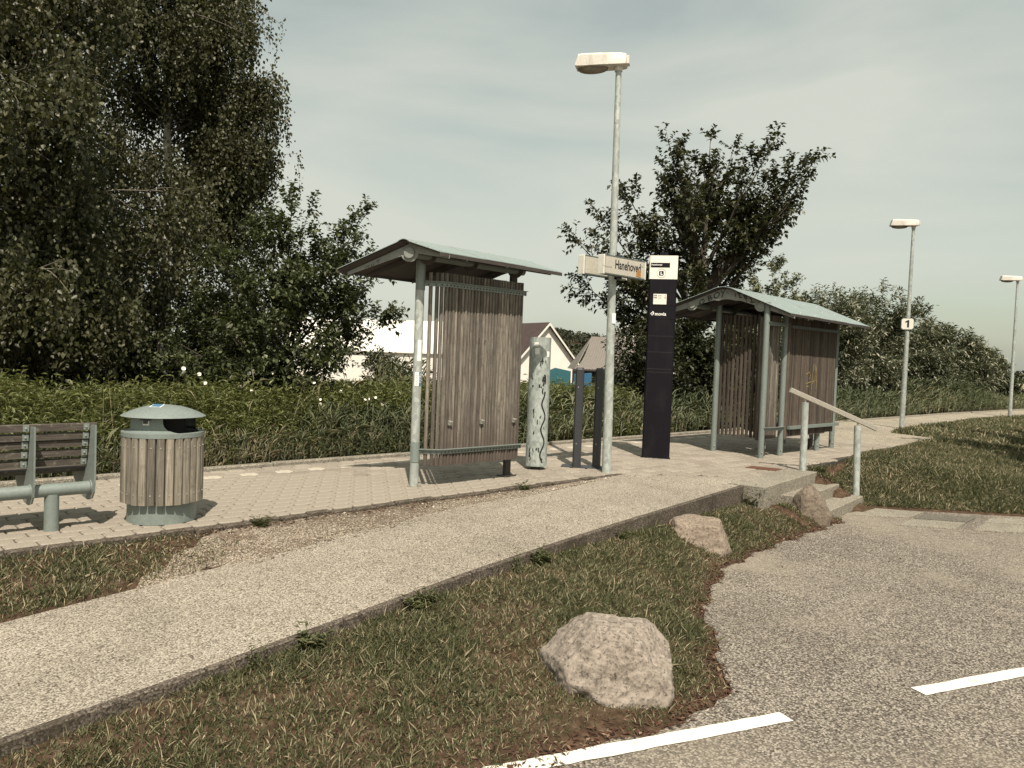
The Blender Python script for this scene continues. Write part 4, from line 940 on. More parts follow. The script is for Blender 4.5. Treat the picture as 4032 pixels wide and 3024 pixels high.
def grow(r, limbs, lv, wood_mb, n_br=7, br_len=0.9, n_tw=6, tw_len=0.4, n_lf=9, L=0.07, Wd=0.04, up_=0.25, droop=0.1, spread=0.9, rad=0.03, tmin=0.25, shade=(0, 1), tip_boost=True):
    for poly in limbs:
        k = len(poly); wood_mb.tube(poly, [rad*(1-0.85*i/(k-1)) for i in range(k)], 6)
        ts = r.uniform(tmin, 1.0, n_br); ts[0] = 1.0 if tip_boost else ts[0]
        for t in ts:
            p, d = at(poly, t); bd = norm((d*0.8+rdir(r, 1)[0]*spread+ZU*up_)[None])[0]; bl = br_len*(1.15-0.6*t)*r.uniform(.6, 1.25)
            if t == 1.0: bd = norm((d+rdir(r, 1)[0]*.2)[None])[0]
            bp = curve(p, p+bd*bl, -0.03 if droop <= 0 else 0.06, r, 5); wood_mb.tube(bp, [rad*.32*(1-.8*i/4)*(1.1-.5*t) for i in range(5)], 4)
            tt_ = np.linspace(.12, 1.0, n_tw); ps = np.stack([at(bp, x)[0] for x in tt_]); ds = np.stack([at(bp, x)[1] for x in tt_])
            td = norm(ds*.9+rdir(r, n_tw)*.85+ZU*up_*.8); td[-1] = ds[-1]
            tl = tw_len*(1.2-.6*tt_)*r.uniform(.6, 1.3, n_tw)
            s_ = np.linspace(.1, 1.0, n_lf); P = ps[:, None, :]+td[:, None, :]*(tl[:, None]*s_)[:, :, None]-ZU*(droop*tl[:, None]*s_**2)[:, :, None]
            P = P.reshape(-1, 3); T = np.repeat(td, n_lf, 0); perp = norm(np.cross(T, rdir(r, len(T)))); D = norm(T*.55+perp*.9-ZU*droop*1.5)
            N = norm(ZU*1.2+rdir(r, len(D))*.7); sz = r.uniform(.7, 1.2, len(D))
            lv.add(P, D, N, L*sz, Wd*sz, np.clip(r.uniform(shade[0], shade[1], len(D)), 0, 1), bend=.12)

def tree(name, base, label, limb_specs, trunk, leafmat, barkmat, seed, group=None, cat='tree', trunk_r=0.09, crown='crown', **kw):
    """limb_specs: tips as (right, away, height) from the base; trunk: list of the same for the stem"""
    r = np.random.default_rng(seed); base = np.asarray(base, float); w = lambda q: base+UR*q[0]+VF*q[1]+ZU*q[2]
    root = thing(name, tuple(base), label, cat, group); tp = np.array([w(q) for q in trunk]); wood_ = MB()
    k = len(tp); wood_.tube(tp, [trunk_r*(1-.8*i/(k-1)) for i in range(k)], 8); limbs = []
    for q in limb_specs:
        tipp = w(q[:3]); t = min(.92, max(.06, (q[2]*q[3] if len(q) > 3 else q[2]*.5)/max(tp[-1][2]-base[2], .1))); p0, _ = at(tp, t); limbs.append(curve(p0, tipp, -0.06 if q[2] > 1 else .03, r, 7))
    lv = Leaves(); br = MB(); grow(r, limbs, lv, br, rad=trunk_r*.45, **kw); wood_.v, b0 = wood_.v, len(wood_.v)
    tk = wood_.build('trunk', barkmat, root, True, recalc=False); br.build('branches', barkmat, root, recalc=False)
    link(crown, lv.mesh(crown, leafmat), root); return root

m_lf_birch = foliage('birch_leaf', [(0, (0.026, 0.028, 0.011)), (.55, (0.065, 0.068, 0.030)), (1, (0.19, 0.18, 0.11))], .42, .22, (.10, .11, .02))
m_lf_plum = foliage('shrub_leaf', [(0, (0.02, 0.026, 0.011)), (.6, (0.055, 0.066, 0.028)), (1, (0.15, 0.165, 0.085))], .42, .22, (.10, .13, .03))
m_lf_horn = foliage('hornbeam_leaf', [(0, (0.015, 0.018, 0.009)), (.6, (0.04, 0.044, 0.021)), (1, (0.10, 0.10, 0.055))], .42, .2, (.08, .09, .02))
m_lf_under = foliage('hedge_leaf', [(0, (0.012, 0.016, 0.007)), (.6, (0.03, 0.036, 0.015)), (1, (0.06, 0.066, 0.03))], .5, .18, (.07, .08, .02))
m_lf_willow = foliage('willow_leaf', [(0, (0.032, 0.040, 0.018)), (.6, (0.075, 0.085, 0.045)), (.8, (0.17, 0.175, 0.115)), (1, (0.48, 0.46, 0.36))], .5, .18, (.10, .12, .04))
m_lf_pop = foliage('poplar_leaf', [(0, (0.07, 0.08, 0.035)), (.6, (0.14, 0.15, 0.075)), (1, (0.26, 0.25, 0.15))], .5, .2, (.14, .16, .05))
m_weed = foliage('weed_leaf', [(0, (0.045, 0.054, 0.017)), (.55, (0.12, 0.135, 0.045)), (1, (0.28, 0.28, 0.13))], .5, .25, (.18, .2, .05))
m_reed = foliage('reed_leaf', [(0, (0.09, 0.112, 0.058)), (.5, (0.18, 0.21, 0.118)), (.8, (0.27, 0.28, 0.17)), (1, (0.42, 0.36, 0.24))], .5, .22, (.15, .18, .06))
m_grass = foliage('grass_blade', [(0, (0.045, 0.052, 0.022)), (.5, (0.10, 0.112, 0.05)), (.72, (0.19, 0.175, 0.095)), (1, (0.46, 0.385, 0.255))], .6, .2, (.12, .13, .04))
m_dry = foliage('dry_stem', [(0, (0.13, 0.10, 0.06)), (1, (0.36, 0.30, 0.19))], .7, .15, (.2, .17, .1))
m_wood_far = foliage('far_wood_leaf', [(0, (0.022, 0.027, 0.014)), (.6, (0.045, 0.05, 0.026)), (1, (0.085, 0.09, 0.045))], .7, .12, (.06, .07, .03))

m_bark2 = painted('birch_twig_bark', (0.16, 0.14, 0.11), .9, 0, (0.05, 0.04, 0.03), .7)
def birch(base, label, h, rad, n_limb, strands, Ls, seed, trunk_r, low, leafL, zmin, extra=()):
    r = np.random.default_rng(seed); base = np.asarray(base, float)
    root = thing('birch_tree', tuple(base), label, 'tree', 'birch trees'); tr = MB(); lim = MB()
    tp = np.array([base+ZU*h*t+UR*.15*sin(t*4)+VF*.1*cos(t*3) for t in np.linspace(0, 1, 9)]); tr.tube(tp, [trunk_r*(1-.85*t) for t in np.linspace(0, 1, 9)], 10); tr.build('trunk', m_birch, root, True)
    lv = Leaves(); starts = []
    for i in range(n_limb):
        t = r.uniform(low, .97); p0, _ = at(tp, t); a = r.uniform(0, 2*pi); rr = rad*(1.0-.55*max(0, (t-.35)/.65))*r.uniform(.55, 1.12)
        tip = p0+np.array([cos(a), sin(a), 0])*rr+ZU*r.uniform(.15, .55)*rr
        pl = curve(p0, tip, .16, r, 7, .05); lim.tube(pl, [.028*(1-.8*k/6)*(1.2-t) for k in range(7)], 5)
        for j in range(4):
            q, d = at(pl, r.uniform(.35, .95)); bd = norm((d+rdir(r, 1)[0]*.9)[None])[0]; bp = curve(q, q+bd*r.uniform(.4, 1.0), .1, r, 4); lim.tube(bp, [.009, .007, .005, .003], 4)
            for u in np.linspace(.2, 1, 4): starts.append(at(bp, u)[0])
        for u in np.linspace(.3, 1, 6): starts.append(at(pl, u)[0])
    for (eu, ev, ez) in extra:
        p0, _ = at(tp, min(.95, (ez-.9)/h)); tip = base+UR*eu+VF*ev+ZU*ez; pl = curve(p0, tip, .10, r, 8, .03); lim.tube(pl, [.026*(1-.8*k_/7) for k_ in range(8)], 5)
        for u in np.linspace(.35, 1, 60): starts.append(at(pl, u)[0]+r.normal(0, .07, 3))
    lim.build('branches', m_bark2, root, True, recalc=False)
    st = np.array(starts); idx = r.integers(0, len(st), strands); P0 = st[idx]+r.normal(0, .10, (strands, 3))
    Lh = r.uniform(.35, 1.0, strands)**1.2*Ls*r.uniform(.6, 1.2, strands); Lh = np.minimum(Lh, np.maximum(P0[:, 2]-zmin-r.uniform(0, .5, strands), .15))
    n = 26; s_ = np.linspace(0, 1, n); sway = r.normal(0, .12, (strands, 2))
    P = np.repeat(P0[:, None, :], n, 1); P[:, :, 2] -= Lh[:, None]*s_; P[:, :, :2] += sway[:, None, :]*(np.sqrt(s_)*Lh[:, None])[:, :, None]
    keep = r.random((strands, n)) < np.clip(Lh/1.1, .35, 1)[:, None]; P = P[keep]+r.normal(0, .045, (keep.sum(), 3))
    D = norm(rdir(r, len(P))*.75-ZU*.85); N = norm(rdir(r, len(P))+np.array([-.35, -.5, .5])*.6); sz = r.uniform(.7, 1.25, len(P))
    lv.add(P, D, N, leafL*sz, leafL*.78*sz, np.clip(r.beta(1.6, 2.4, len(P)), 0, 1), bend=.05, mid=.38)
    # hanging twigs
    tw = Leaves(); sel = r.choice(strands, strands//3, False); tw.add(P0[sel], np.concatenate([sway[sel]*.7, -np.ones((len(sel), 1))], 1), rdir(r, len(sel)), Lh[sel], np.full(len(sel), .006), np.full(len(sel), .05)); 
    link('crown', lv.mesh('crown', m_lf_birch), root); link('twigs', tw.mesh('twigs', m_lf_under), root); return root
birch((1.95, 14.6, -.2), 'nearest weeping birch hanging over the left edge', 9.0, 3.1, 130, 11000, 1.35, 11, .14, .10, .074, .85)
birch((5.95, 17.1, -.2), 'second weeping birch standing clear behind the shrub', 11.5, 2.6, 130, 9500, 1.2, 12, .13, .16, .070, 1.4, [(2.45, -.4, 7.25), (2.3, .3, 7.0), (2.4, -.2, 6.1), (2.25, .4, 5.9), (2.0, -.3, 8.3), (1.8, .2, 9.2), (1.9, 0, 5.0)])

# broad shrub left of the near shelter
sp = [(-1.35, 0, 1.9), (-1.0, -.3, 2.6), (-.62, .2, 3.15), (-.25, -.2, 3.1), (-.05, .1, 3.65), (.25, -.2, 3.3), (.55, .2, 3.0), (.85, 0, 3.15), (1.1, .1, 3.45), (1.0, -.3, 2.75), (1.25, .2, 2.55), (1.15, -.2, 2.2), (1.5, .1, 1.75), (-1.6, -.2, 1.2), (-1.2, -.6, .9), (-.6, -.8, 1.3), (.1, -.9, 1.5), (.7, -.8, 1.2), (.4, -.8, .6), (-.3, -.9, .7), (-.9, -.7, .45), (-.4, -.6, 2.1), (.3, -.6, 2.2), (.9, .6, 1.6), (-.9, .6, 1.6), (0, .6, 2.4), (-1.7, .1, 1.6), (-1.9, -.2, .7)]
tree('broadleaf_shrub', (6.30, 11.95, -.15), 'large round-leaved shrub between the birches and near shelter', [(a*1.02, b, c_+.35) for a, b, c_ in sp], [(0, 0, 0), (.05, 0, .9), (-.05, 0, 1.9), (.1, 0, 2.9)], m_lf_plum, m_bark, 21, cat='shrub', trunk_r=.06, n_br=13, br_len=.66, n_tw=8, tw_len=.32, n_lf=8, L=.092, Wd=.058, up_=.3, droop=.06, spread=.85, tmin=.2)

# hornbeam behind the totem
k = 1/84.0; bx_, hz = 1490, 785
tips = [(1525, 302, .6), (1572, 332, .62), (1634, 328, .6), (1696, 385, .55), (1655, 410, .6), (1640, 500, .6), (1620, 420, .6), (1650, 450, .6), (1640, 470, .62), (1665, 465, .6), (1590, 545, .6), (1420, 372, .6), (1418, 410, .6), (1470, 350, .62), (1480, 420, .7), (1540, 430, .7), (1345, 455, .55), (1300, 500, .5), (1240, 530, .5), (1290, 560, .5), (1360, 500, .6), (1400, 520, .6), (1280, 630, .5), (1310, 600, .5), (1340, 660, .5), (1380, 600, .6), (1430, 560, .7), (1500, 520, .8), (1550, 560, .7), (1450, 480, .7), (1400, 660, .5), (1450, 640, .6), (1500, 640, .6), (1470, 730, .5), (1400, 740, .4), (1360, 720, .4), (1520, 720, .4), (1610, 440, .6), (1580, 390, .65), (1510, 380, .7), (1440, 430, .7)]
r_ = np.random.default_rng(5)
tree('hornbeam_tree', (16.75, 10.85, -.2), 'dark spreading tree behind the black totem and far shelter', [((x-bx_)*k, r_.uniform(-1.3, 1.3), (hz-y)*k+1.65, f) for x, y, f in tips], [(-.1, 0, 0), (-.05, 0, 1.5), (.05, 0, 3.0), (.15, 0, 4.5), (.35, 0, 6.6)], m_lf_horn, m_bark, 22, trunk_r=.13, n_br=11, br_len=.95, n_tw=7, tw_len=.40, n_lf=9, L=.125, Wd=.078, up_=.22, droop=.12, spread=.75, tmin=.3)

def bush(base, rad, label, n_limb, mat, seed, group, name='bush', **kw):
    r = np.random.default_rng(seed); L = []
    for i in range(n_limb):
        a = r.uniform(0, 2*pi); z = r.uniform(.12, 1.0); q = math.sqrt(max(0, 1-(z*.96)**2))*r.uniform(.75, 1.05); L.append((cos(a)*q*rad[0], sin(a)*q*rad[1], z*rad[2]*r.uniform(.85, 1.05), .3))
    return tree(name, base, label, L, [(0, 0, 0), (.05, 0, rad[2]*.35), (0, .05, rad[2]*.7)], mat, m_bark, seed, group, 'bush', trunk_r=.06, **kw)
W_ = lambda u, v: tuple(UR*u+VF*v)
def at_px(px, d, z=-.3): q = UR*((px-1106)/1661*d)+VF*d; return (q[0], q[1], z)
ub = dict(n_br=7, br_len=.8, n_tw=6, tw_len=.36, n_lf=8, L=.11, Wd=.065, up_=.2, droop=.08, spread=.9)
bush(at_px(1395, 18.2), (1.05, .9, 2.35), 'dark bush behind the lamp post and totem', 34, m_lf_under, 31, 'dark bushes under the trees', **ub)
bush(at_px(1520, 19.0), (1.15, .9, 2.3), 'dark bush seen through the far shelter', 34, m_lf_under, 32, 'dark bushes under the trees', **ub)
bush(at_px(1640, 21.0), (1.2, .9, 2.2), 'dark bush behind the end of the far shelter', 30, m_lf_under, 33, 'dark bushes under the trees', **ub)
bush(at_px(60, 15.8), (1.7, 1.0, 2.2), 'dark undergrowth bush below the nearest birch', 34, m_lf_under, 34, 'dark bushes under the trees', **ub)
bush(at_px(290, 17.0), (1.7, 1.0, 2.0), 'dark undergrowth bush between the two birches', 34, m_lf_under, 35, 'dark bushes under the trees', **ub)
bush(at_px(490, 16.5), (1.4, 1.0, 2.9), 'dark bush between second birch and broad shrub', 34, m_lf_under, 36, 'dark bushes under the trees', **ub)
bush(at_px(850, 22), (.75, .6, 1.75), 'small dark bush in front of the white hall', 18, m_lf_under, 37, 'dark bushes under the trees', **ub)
wb_ = dict(n_br=8, br_len=1.25, n_tw=7, tw_len=.6, n_lf=9, L=.21, Wd=.05, up_=.35, droop=.10, spread=.8)
for i, (px, d, R3, lab) in enumerate([(1795, 28, (2.1, 1.6, 4.2), 'silvery willow bush just behind the far shelter roof'), (1880, 31, (2.4, 1.6, 4.7), 'tallest silvery willow bush left of the number 1 lamp'), (1970, 34, (2.3, 1.6, 4.1), 'silvery willow bush behind the number 1 lamp'), (2045, 38, (2.2, 1.6, 3.3), 'lower willow bush right of the number 1 lamp'), (2100, 44, (1.7, 1.6, 2.7), 'last willow bush before the far lamp')]):
    bush(at_px(px, d), R3, lab, 44, m_lf_willow, 40+i, 'silvery willow bushes', 'willow_bush', **{**wb_, 'L': .21*d/30, 'Wd': .055*d/30, 'shade': (.15, 1.02) if i in (0, 1, 3) else (0, .95)})
for i, (px, d, R3, lab) in enumerate([(1600, 36, (1.1, .9, 6.0), 'pale green tree top left above the far shelter'), (1672, 38, (1.5, 1.0, 7.1), 'pale green tree top above the far shelter roof'), (1738, 36, (1.3, .9, 5.0), 'low pale tree right of the shelter ridge')]):
    bush(at_px(px, d), R3, lab, 34, m_lf_pop, 50+i, 'pale trees behind the far shelter', 'poplar_tree', **{**wb_, 'L': .16, 'Wd': .09, 'br_len': .9, 'tw_len': .45})
# tree just outside the right edge whose shade lies on the bank
r_ = np.random.default_rng(9)
for q_, (bx2, by2, lab) in enumerate([(20.9, 1.7, 'leafy tree right of the picture shading the bank top'), (16.4, .9, 'leafy tree right of the picture shading the lower bank')]): tree('lime_tree', (bx2, by2, -.3), lab, [(r_.uniform(-1.3, 1.5), r_.uniform(-1.5, 1.5), r_.uniform(2.6, 5.4), .55) for _ in range(34)], [(0, 0, 0), (0, 0, 1.5), (.1, 0, 3.2), (0, 0, 5)], m_lf_horn, m_bark, 60+q_, 'trees right of the bank', trunk_r=.12, n_br=8, br_len=1.0, n_tw=6, tw_len=.5, n_lf=9, L=.16, Wd=.11, up_=.1)

# ------------------------------------------------------------------ weeds, reeds and lawn
def scatter_weeds(n, seed):
    r = np.random.default_rng(seed); x = r.uniform(-1.5, 13.5, n); y = 9.02+r.uniform(0, 1, n)**.8*4.6
    ok = (y-x*.0 > 9.02) & ((x*sin(HEAD)-y*cos(HEAD)) > -.76*(x*cos(HEAD)+y*sin(HEAD))); x, y = x[ok], y[ok]; return r, x, y
lv = Leaves(); r, x, y = scatter_weeds(11500, 70)
edge_t = np.clip((y-9.05)/1.3, 0, 1); wv = wob(x*.9, y*.9); lowx = np.clip((x-3.2)/2.5, 0, 1)*np.clip((9.6-y+wv*.25)/.7, 0, 1)
h = (.42+.52*edge_t+.10*wv+.10*r.normal(0, 1, len(x)))*(1-.35*lowx)+(.12*(x < 2.2)); h = np.clip(h, .2, 1.25); gz = ground_z(x, y)
lean = np.stack([r.normal(.10, .10, len(x)), r.normal(-.02, .10, len(x)), np.ones(len(x))], 1)*h[:, None]; base = np.stack([x, y, gz], 1)
lv.add(base, lean, rdir(r, len(x)), np.linalg.norm(lean, axis=1), np.full(len(x), .010), r.uniform(0, .35, len(x)))
NL = 24; t = np.linspace(.16, 1.0, NL)+r.normal(0, .02, (len(x), NL)); P = base[:, None]+lean[:, None]*t[:, :, None]; P = P.reshape(-1, 3)
az = r.uniform(0, 2*pi, len(P)); el = r.normal(.45, .35, len(P)); D = np.stack([np.cos(az)*np.cos(el)+.25, np.sin(az)*np.cos(el), np.sin(el)], 1)
sz = r.uniform(.6, 1.2, len(P))*np.repeat(.75+.35*edge_t, NL); sh = np.clip(np.repeat(.30+.16*r.normal(0, 1, len(x)), NL)+.35*(t.reshape(-1)-.5)+.12*r.normal(0, 1, len(P)), 0, 1)
lv.add(P, D, norm(ZU+rdir(r, len(P))*.5), .105*sz, .024*sz, sh, bend=.2)
tag(link('weeds', lv.mesh('weeds', m_weed)), 'dense knee-high green weeds along the far platform edge', 'weeds', None, 'stuff')

lv = Leaves(); r = np.random.default_rng(71)
def reed_blades(x, y, h, nb, Lf, Wd, wind, shade0, sdev=.18):
    gz = ground_z(x, y); b = np.stack([x, y, gz], 1); n = len(x); st = np.stack([r.normal(wind*.25, .10, n), r.normal(0, .10, n), np.ones(n)], 1)*h[:, None]
    lv.add(b, st, rdir(r, n), np.linalg.norm(st, axis=1), np.full(n, Wd*.7), np.clip(shade0+r.normal(0, sdev, n)+.15, 0, 1), mid=.5)
    t = r.uniform(.25, .95, (n, nb)); P = (b[:, None]+st[:, None]*t[:, :, None]).reshape(-1, 3); az = r.uniform(-pi, pi, len(P)); el = r.normal(1.0, .3, len(P))
    D = np.stack([np.cos(az)*np.cos(el)+wind*.8, np.sin(az)*np.cos(el)*.8, np.sin(el)], 1); sz = r.uniform(.6, 1.25, len(P))*np.repeat(h, nb)
    lv.add(P, D, norm(ZU+rdir(r, len(P))*.5), Lf*sz, np.full(len(P), Wd), np.clip(np.repeat(shade0+np.zeros(n), nb)+r.normal(0, sdev, len(P)), 0, 1), bend=.35, mid=.4)
# near fringe of grass at the kerb on the left (some dry), reeds on the right
n = 2600; x = r.uniform(.5, 8.5, n); y = 9.0+r.uniform(0, .55, n); dryp = np.exp(-((x-3.9)/1.1)**2); reed_blades(x, y, r.uniform(.22, .5, n), 5, .5, .007, .15, np.where(r.random(n) < dryp*.75+.12, .95, .45))
n = 900; x = r.uniform(5.2, 8.2, n); y = 9.1+r.uniform(0, 1.2, n); reed_blades(x, y, r.uniform(.4, .75, n), 6, .5, .010, .2, np.full(n, .58))
n = 90; x = r.uniform(-.5, 9, n); y = 9.3+r.uniform(0, 3.5, n); reed_blades(x, y, r.uniform(.85, 1.3, n), 2, .25, .009, .2, np.full(n, .97), .05)
n = 6800; x = 8.6+r.uniform(0, 1, n)**1.3*32; y = far_y(x)+.14+r.uniform(0, 3.2, n); hh = (.72+.35*np.exp(-((x-32.5)/4.0)**2)-.25*np.clip((x-37)/3, 0, 1)+.06*np.sin(x*1.3))*r.uniform(.75, 1.2, n)*(.55+.45*np.clip((y-far_y(x))/1.0, 0, 1)); reed_blades(x, y, hh, 8, .5, .016, .35, .55+.14*np.sin(x*.7))
n = 1800; x = r.uniform(36, 62, n); y = far_y(x)+.2+r.uniform(0, 5, n); reed_blades(x, y, r.uniform(.35, .65, n), 7, .5, .024, .3, np.full(n, .55))
n = 160; q = np.array([at_px(p_, d_) for p_, d_ in zip(r.uniform(800, 905, n), r.uniform(16, 19, n))]); reed_blades(q[:, 0], q[:, 1], r.uniform(1.1, 1.8, n), 6, .22, .013, .1, np.full(n, .72), .2)
tag(link('reeds', lv.mesh('reeds', m_reed)), 'tall green reeds and grasses growing behind the platform kerb', 'reeds', None, 'stuff')
# low cover further back so the ground never shows bare
lv = Leaves(); r = np.random.default_rng(72); n = 42000; d = 12+r.uniform(0, 1, n)**1.6*50; a = r.uniform(-.66, .72, n); x = UR[0]*a*d+VF[0]*d; y = UR[1]*a*d+VF[1]*d; ok = y > far_y(x)+2.2; x, y, d = x[ok], y[ok], d[ok]; n = len(x)
D = np.stack([r.normal(.2, .4, n), r.normal(0, .4, n), np.ones(n)], 1); s_ = d/14
lv.add(np.stack([x, y, ground_z(x, y)], 1), D, rdir(r, n), r.uniform(.35, .8, n)*np.clip(s_, .8, 1.3), .022*s_, np.clip(r.normal(.4, .2, n), 0, 1), bend=.15)
tag(link('meadow_grass', lv.mesh('meadow_grass', m_weed)), 'rough meadow grass between the weeds and the houses', 'grass', None, 'stuff')

def lawn(name, label, xs, ys, n, Lr, Wd, seed, keep, dens=None):
    r = np.random.default_rng(seed); x = r.uniform(xs[0], xs[1], n); y = r.uniform(ys[0], ys[1], n); ok = keep(x, y)
    nz = wob(x*1.1, y*1.4)+.6*wob(x*3.1+4, y*2.7); den = np.clip(.75+.45*nz, .12, 1) if dens is None else dens(x, y, nz)
    ok &= r.random(n) < den; x, y, nz = x[ok], y[ok], nz[ok]; n = len(x); cl = r.integers(0, 9999, n)
    D = np.stack([r.normal(.05, .42, n), r.normal(0, .42, n), r.uniform(.45, 1.0, n)], 1); Lh = r.uniform(Lr[0], Lr[1], n)*(.75+.35*np.clip(nz+.4, 0, 1)); dry = r.random(n) < np.clip(.27-.2*nz, .08, .6)
    Lh = np.where(dry & (r.random(n) < .10), Lh*1.9, Lh); sh = np.where(dry, r.uniform(.66, 1.0, n), np.clip(r.normal(.36, .16, n)+.06*nz, 0, .66))
    lv = Leaves(); lv.add(np.stack([x, y, ground_z(x, y)-.004], 1), D, rdir(r, n), Lh, Wd*r.uniform(.7, 1.3, n), sh, bend=.18, mid=.42)
    return tag(link(name, lv.mesh(name, m_grass)), label, 'grass', None, 'stuff')
bl = [(3.50, 2.73, .27), (6.72, 4.20, .22), (9.16, 4.15, .13)]
def k_isl(x, y):
    ok = (y < np.where(x < 8.6, kerb_y(x)-.095, 4.42-.0*x)) & (y > road_edge(x)-.02) & ~((x > 9.25) & (y > 3.98+.131*(x-9.0)))
    for a, b, c_ in bl: ok &= np.hypot(x-a, y-b) > c_
    return ok
def d_isl(x, y, nz):
    e_ = np.clip((y-road_edge(x))/.22, 0, 1); s1_ = np.exp(-(((x-3.1)/.35)**2+((y-2.45)/.16)**2)); return np.clip(.80+.42*nz, .16, 1)*(.06+.94*e_)*(1-.85*s1_)
lawn('island_grass', 'short patchy lawn with dry straw blades around the boulders', (-.8, 10.2), (1.9, 5.0), 400000, (.03, .082), .0054, 80, k_isl, d_isl)
lawn('wedge_grass', 'small lawn patch between the bench paving and ramp', (-1.5, 2.7), (4.8, 6.06), 60000, (.035, .09), .0068, 81, lambda x, y: (y > ramp_y(x)-.03+.03*np.sin(x*11)) & (y < 6.05) & (x < 2.45+.2*np.sin(y*9)), lambda x, y, nz: np.clip(.75+.5*nz, .1, 1)*np.clip((2.55-x)/.6, .1, 1)*np.clip((y-ramp_y(x)+.04)/.12, .1, 1))
def k_bank(x, y): return (x > 10.53+np.maximum(4.71-y, 0)*.82+.03) & (y < lerp_tab(x, PE)+.03*np.sin(x*7)) & ((x > toe_x(np.minimum(y, 4.1))+.02) | (y > 4.1)) & (y > -2)
lawn('bank_grass', 'mown grass bank on the right of the steps', (10.5, 17), (-.5, 5.7), 260000, (.05, .12), .009, 82, k_bank, lambda x, y, nz: np.clip(.95+.3*nz, .45, 1))
lawn('bank_top_grass', 'grass running along the path under the lamps', (17, 46), (-2, 7.6), 190000, (.08, .16), .018, 83, lambda x, y: k_bank(x, y) & (y > x*.02), lambda x, y, nz: np.clip(.85+.2*nz, .4, 1))

# leafy weeds against the kerb and edging: each a plant of its own
def weed_plant(c, n_st, hgt, L, Wd, label, seed):
    r = np.random.default_rng(seed); lv = Leaves(); root = thing('weed_plant', c, label, 'weed', 'weeds along kerb and edging'); c = np.array(c)
    for i in range(n_st):
        d = norm(np.array([[r.normal(0, .75), r.normal(-.15, .6), 1.0]]))[0]; hh = hgt*r.uniform(.5, 1.15); n = 12; t = np.linspace(.05, 1, n); P = c+d*(hh*t)[:, None]+r.normal(0, .004, (n, 3)); az = r.uniform(0, 2*pi, n); D = np.stack([np.cos(az), np.sin(az), r.uniform(.1, .8, n)], 1); s_ = 1.15-.6*t
        lv.add(P, D, np.tile(ZU, (n, 1)), L*s_, Wd*s_, np.clip(r.normal(.46, .14, n), 0, .66), bend=.2); lv.add(c[None], d[None], rdir(r, 1), [hh], [.005], [.2])
    link('foliage', lv.mesh('foliage', m_grass), root)
for i, (x, dy, ns, hh, L, Wd, lab) in enumerate([(4.35, -.15, 16, .16, .08, .022, 'bushy weed growing against the middle of the ramp kerb'), (4.05, -.13, 5, .20, .06, .012, 'thin upright weed left of the bushy kerb weed'), (3.05, -.14, 12, .17, .08, .024, 'leafy weed at the kerb above the largest boulder'), (2.2, -.14, 9, .15, .08, .03, 'broad-leaved weed at the lower part of the kerb'), (1.85, -.12, 4, .22, .05, .010, 'tall spindly weed at the lower kerb'), (8.55, -.20, 22, .24, .09, .032, 'dense weed clump at the corner of ramp and steps'), (5.6, -.14, 7, .12, .06, .02, 'small weed at the upper part of the kerb')]):
    y = float(kerb_y(x))+dy; weed_plant((x, y, float(ground_z(x, y))-.01), ns, hh, L, Wd, lab, 90+i)
for i, (x, y, lab) in enumerate([(6.05, 6.02, 'small grass tuft at the paving edge near the shelter'), (2.95, 6.02, 'dry weed at the paving edge beside the bin'), (10.75, 4.75, 'dark weed beside the top step'), (10.95, 4.5, 'dark weed behind the lower handrail post')]):
    weed_plant((x, y, float(ground_z(x, y))-.01), 12, .13 if i < 2 else .2, .07, .012 if i < 2 else .03, lab, 110+i)

# gravel between ramp and paving, litter of dead leaves along edges
r = np.random.default_rng(74); n = 7000; x = 1.5+r.uniform(0, 1, n)**.9*6.4; y = ramp_y(x)-.13+r.uniform(0, 1, n)**1.4*np.maximum(6.06-ramp_y(x)+.10, .03); ok = (r.random(n) < np.clip((x-1.8)/.8, 0, 1)) & (r.random(n) < np.where(y < ramp_y(x)-.03, .4, 1)); x, y = x[ok], y[ok]; n = len(x)
oc = np.array([(1, 0, 0), (-1, 0, 0), (0, 1, 0), (0, -1, 0), (0, 0, 1), (0, 0, -1)], float); of = np.array([(0, 2, 4), (2, 1, 4), (1, 3, 4), (3, 0, 4), (2, 0, 5), (1, 2, 5), (3, 1, 5), (0, 3, 5)])
s_ = r.uniform(.003, .010, n)*(1+1.2*(r.random(n) < .04)); jit = oc[None]*r.uniform(.6, 1.3, (n, 6, 3)); V = np.stack([x, y, np.maximum(ground_z(x, y), -9)+s_*.25+np.where(y < ramp_y(x), .036, .006)], 1)[:, None, :]+jit*s_[:, None, None]*np.array([1.2, 1, .6])
sh = np.repeat(r.random(n), 6)
m_grav = foliage('gravel_stone', [(0, (0.13, 0.10, 0.072)), (.6, (0.28, 0.235, 0.18)), (1, (0.50, 0.45, 0.37))], .9, 0.0)
tag(link('gravel', arr_mesh('gravel', V.reshape(-1, 3), (of[None]+np.arange(n)[:, None, None]*6).reshape(-1, 3), m_grav, {'shade': sh})), 'loose pale gravel spilled between ramp and paving edge', 'gravel', None, 'stuff')
m_lit = foliage('dead_leaf', [(0, (0.045, 0.022, 0.015)), (.6, (0.12, 0.06, 0.035)), (1, (0.36, 0.28, 0.19))], .9, .1, (.1, .05, .02))
lv = Leaves(); n = 2600; x = r.uniform(1.5, 9.6, n); y = road_edge(x)-.03+np.abs(r.normal(0, .10, n))+.0*x; z = np.where(y > road_edge(x), ground_z(x, y), -.446)+.006
m = 900; x2 = r.uniform(10.5, 11.6, m); y2 = 4.75-(x2-10.5)*.75+r.normal(0, .10, m); m2 = 500; x3 = r.uniform(2.3, 7.4, m2); y3 = 6.02+r.normal(0, .035, m2)
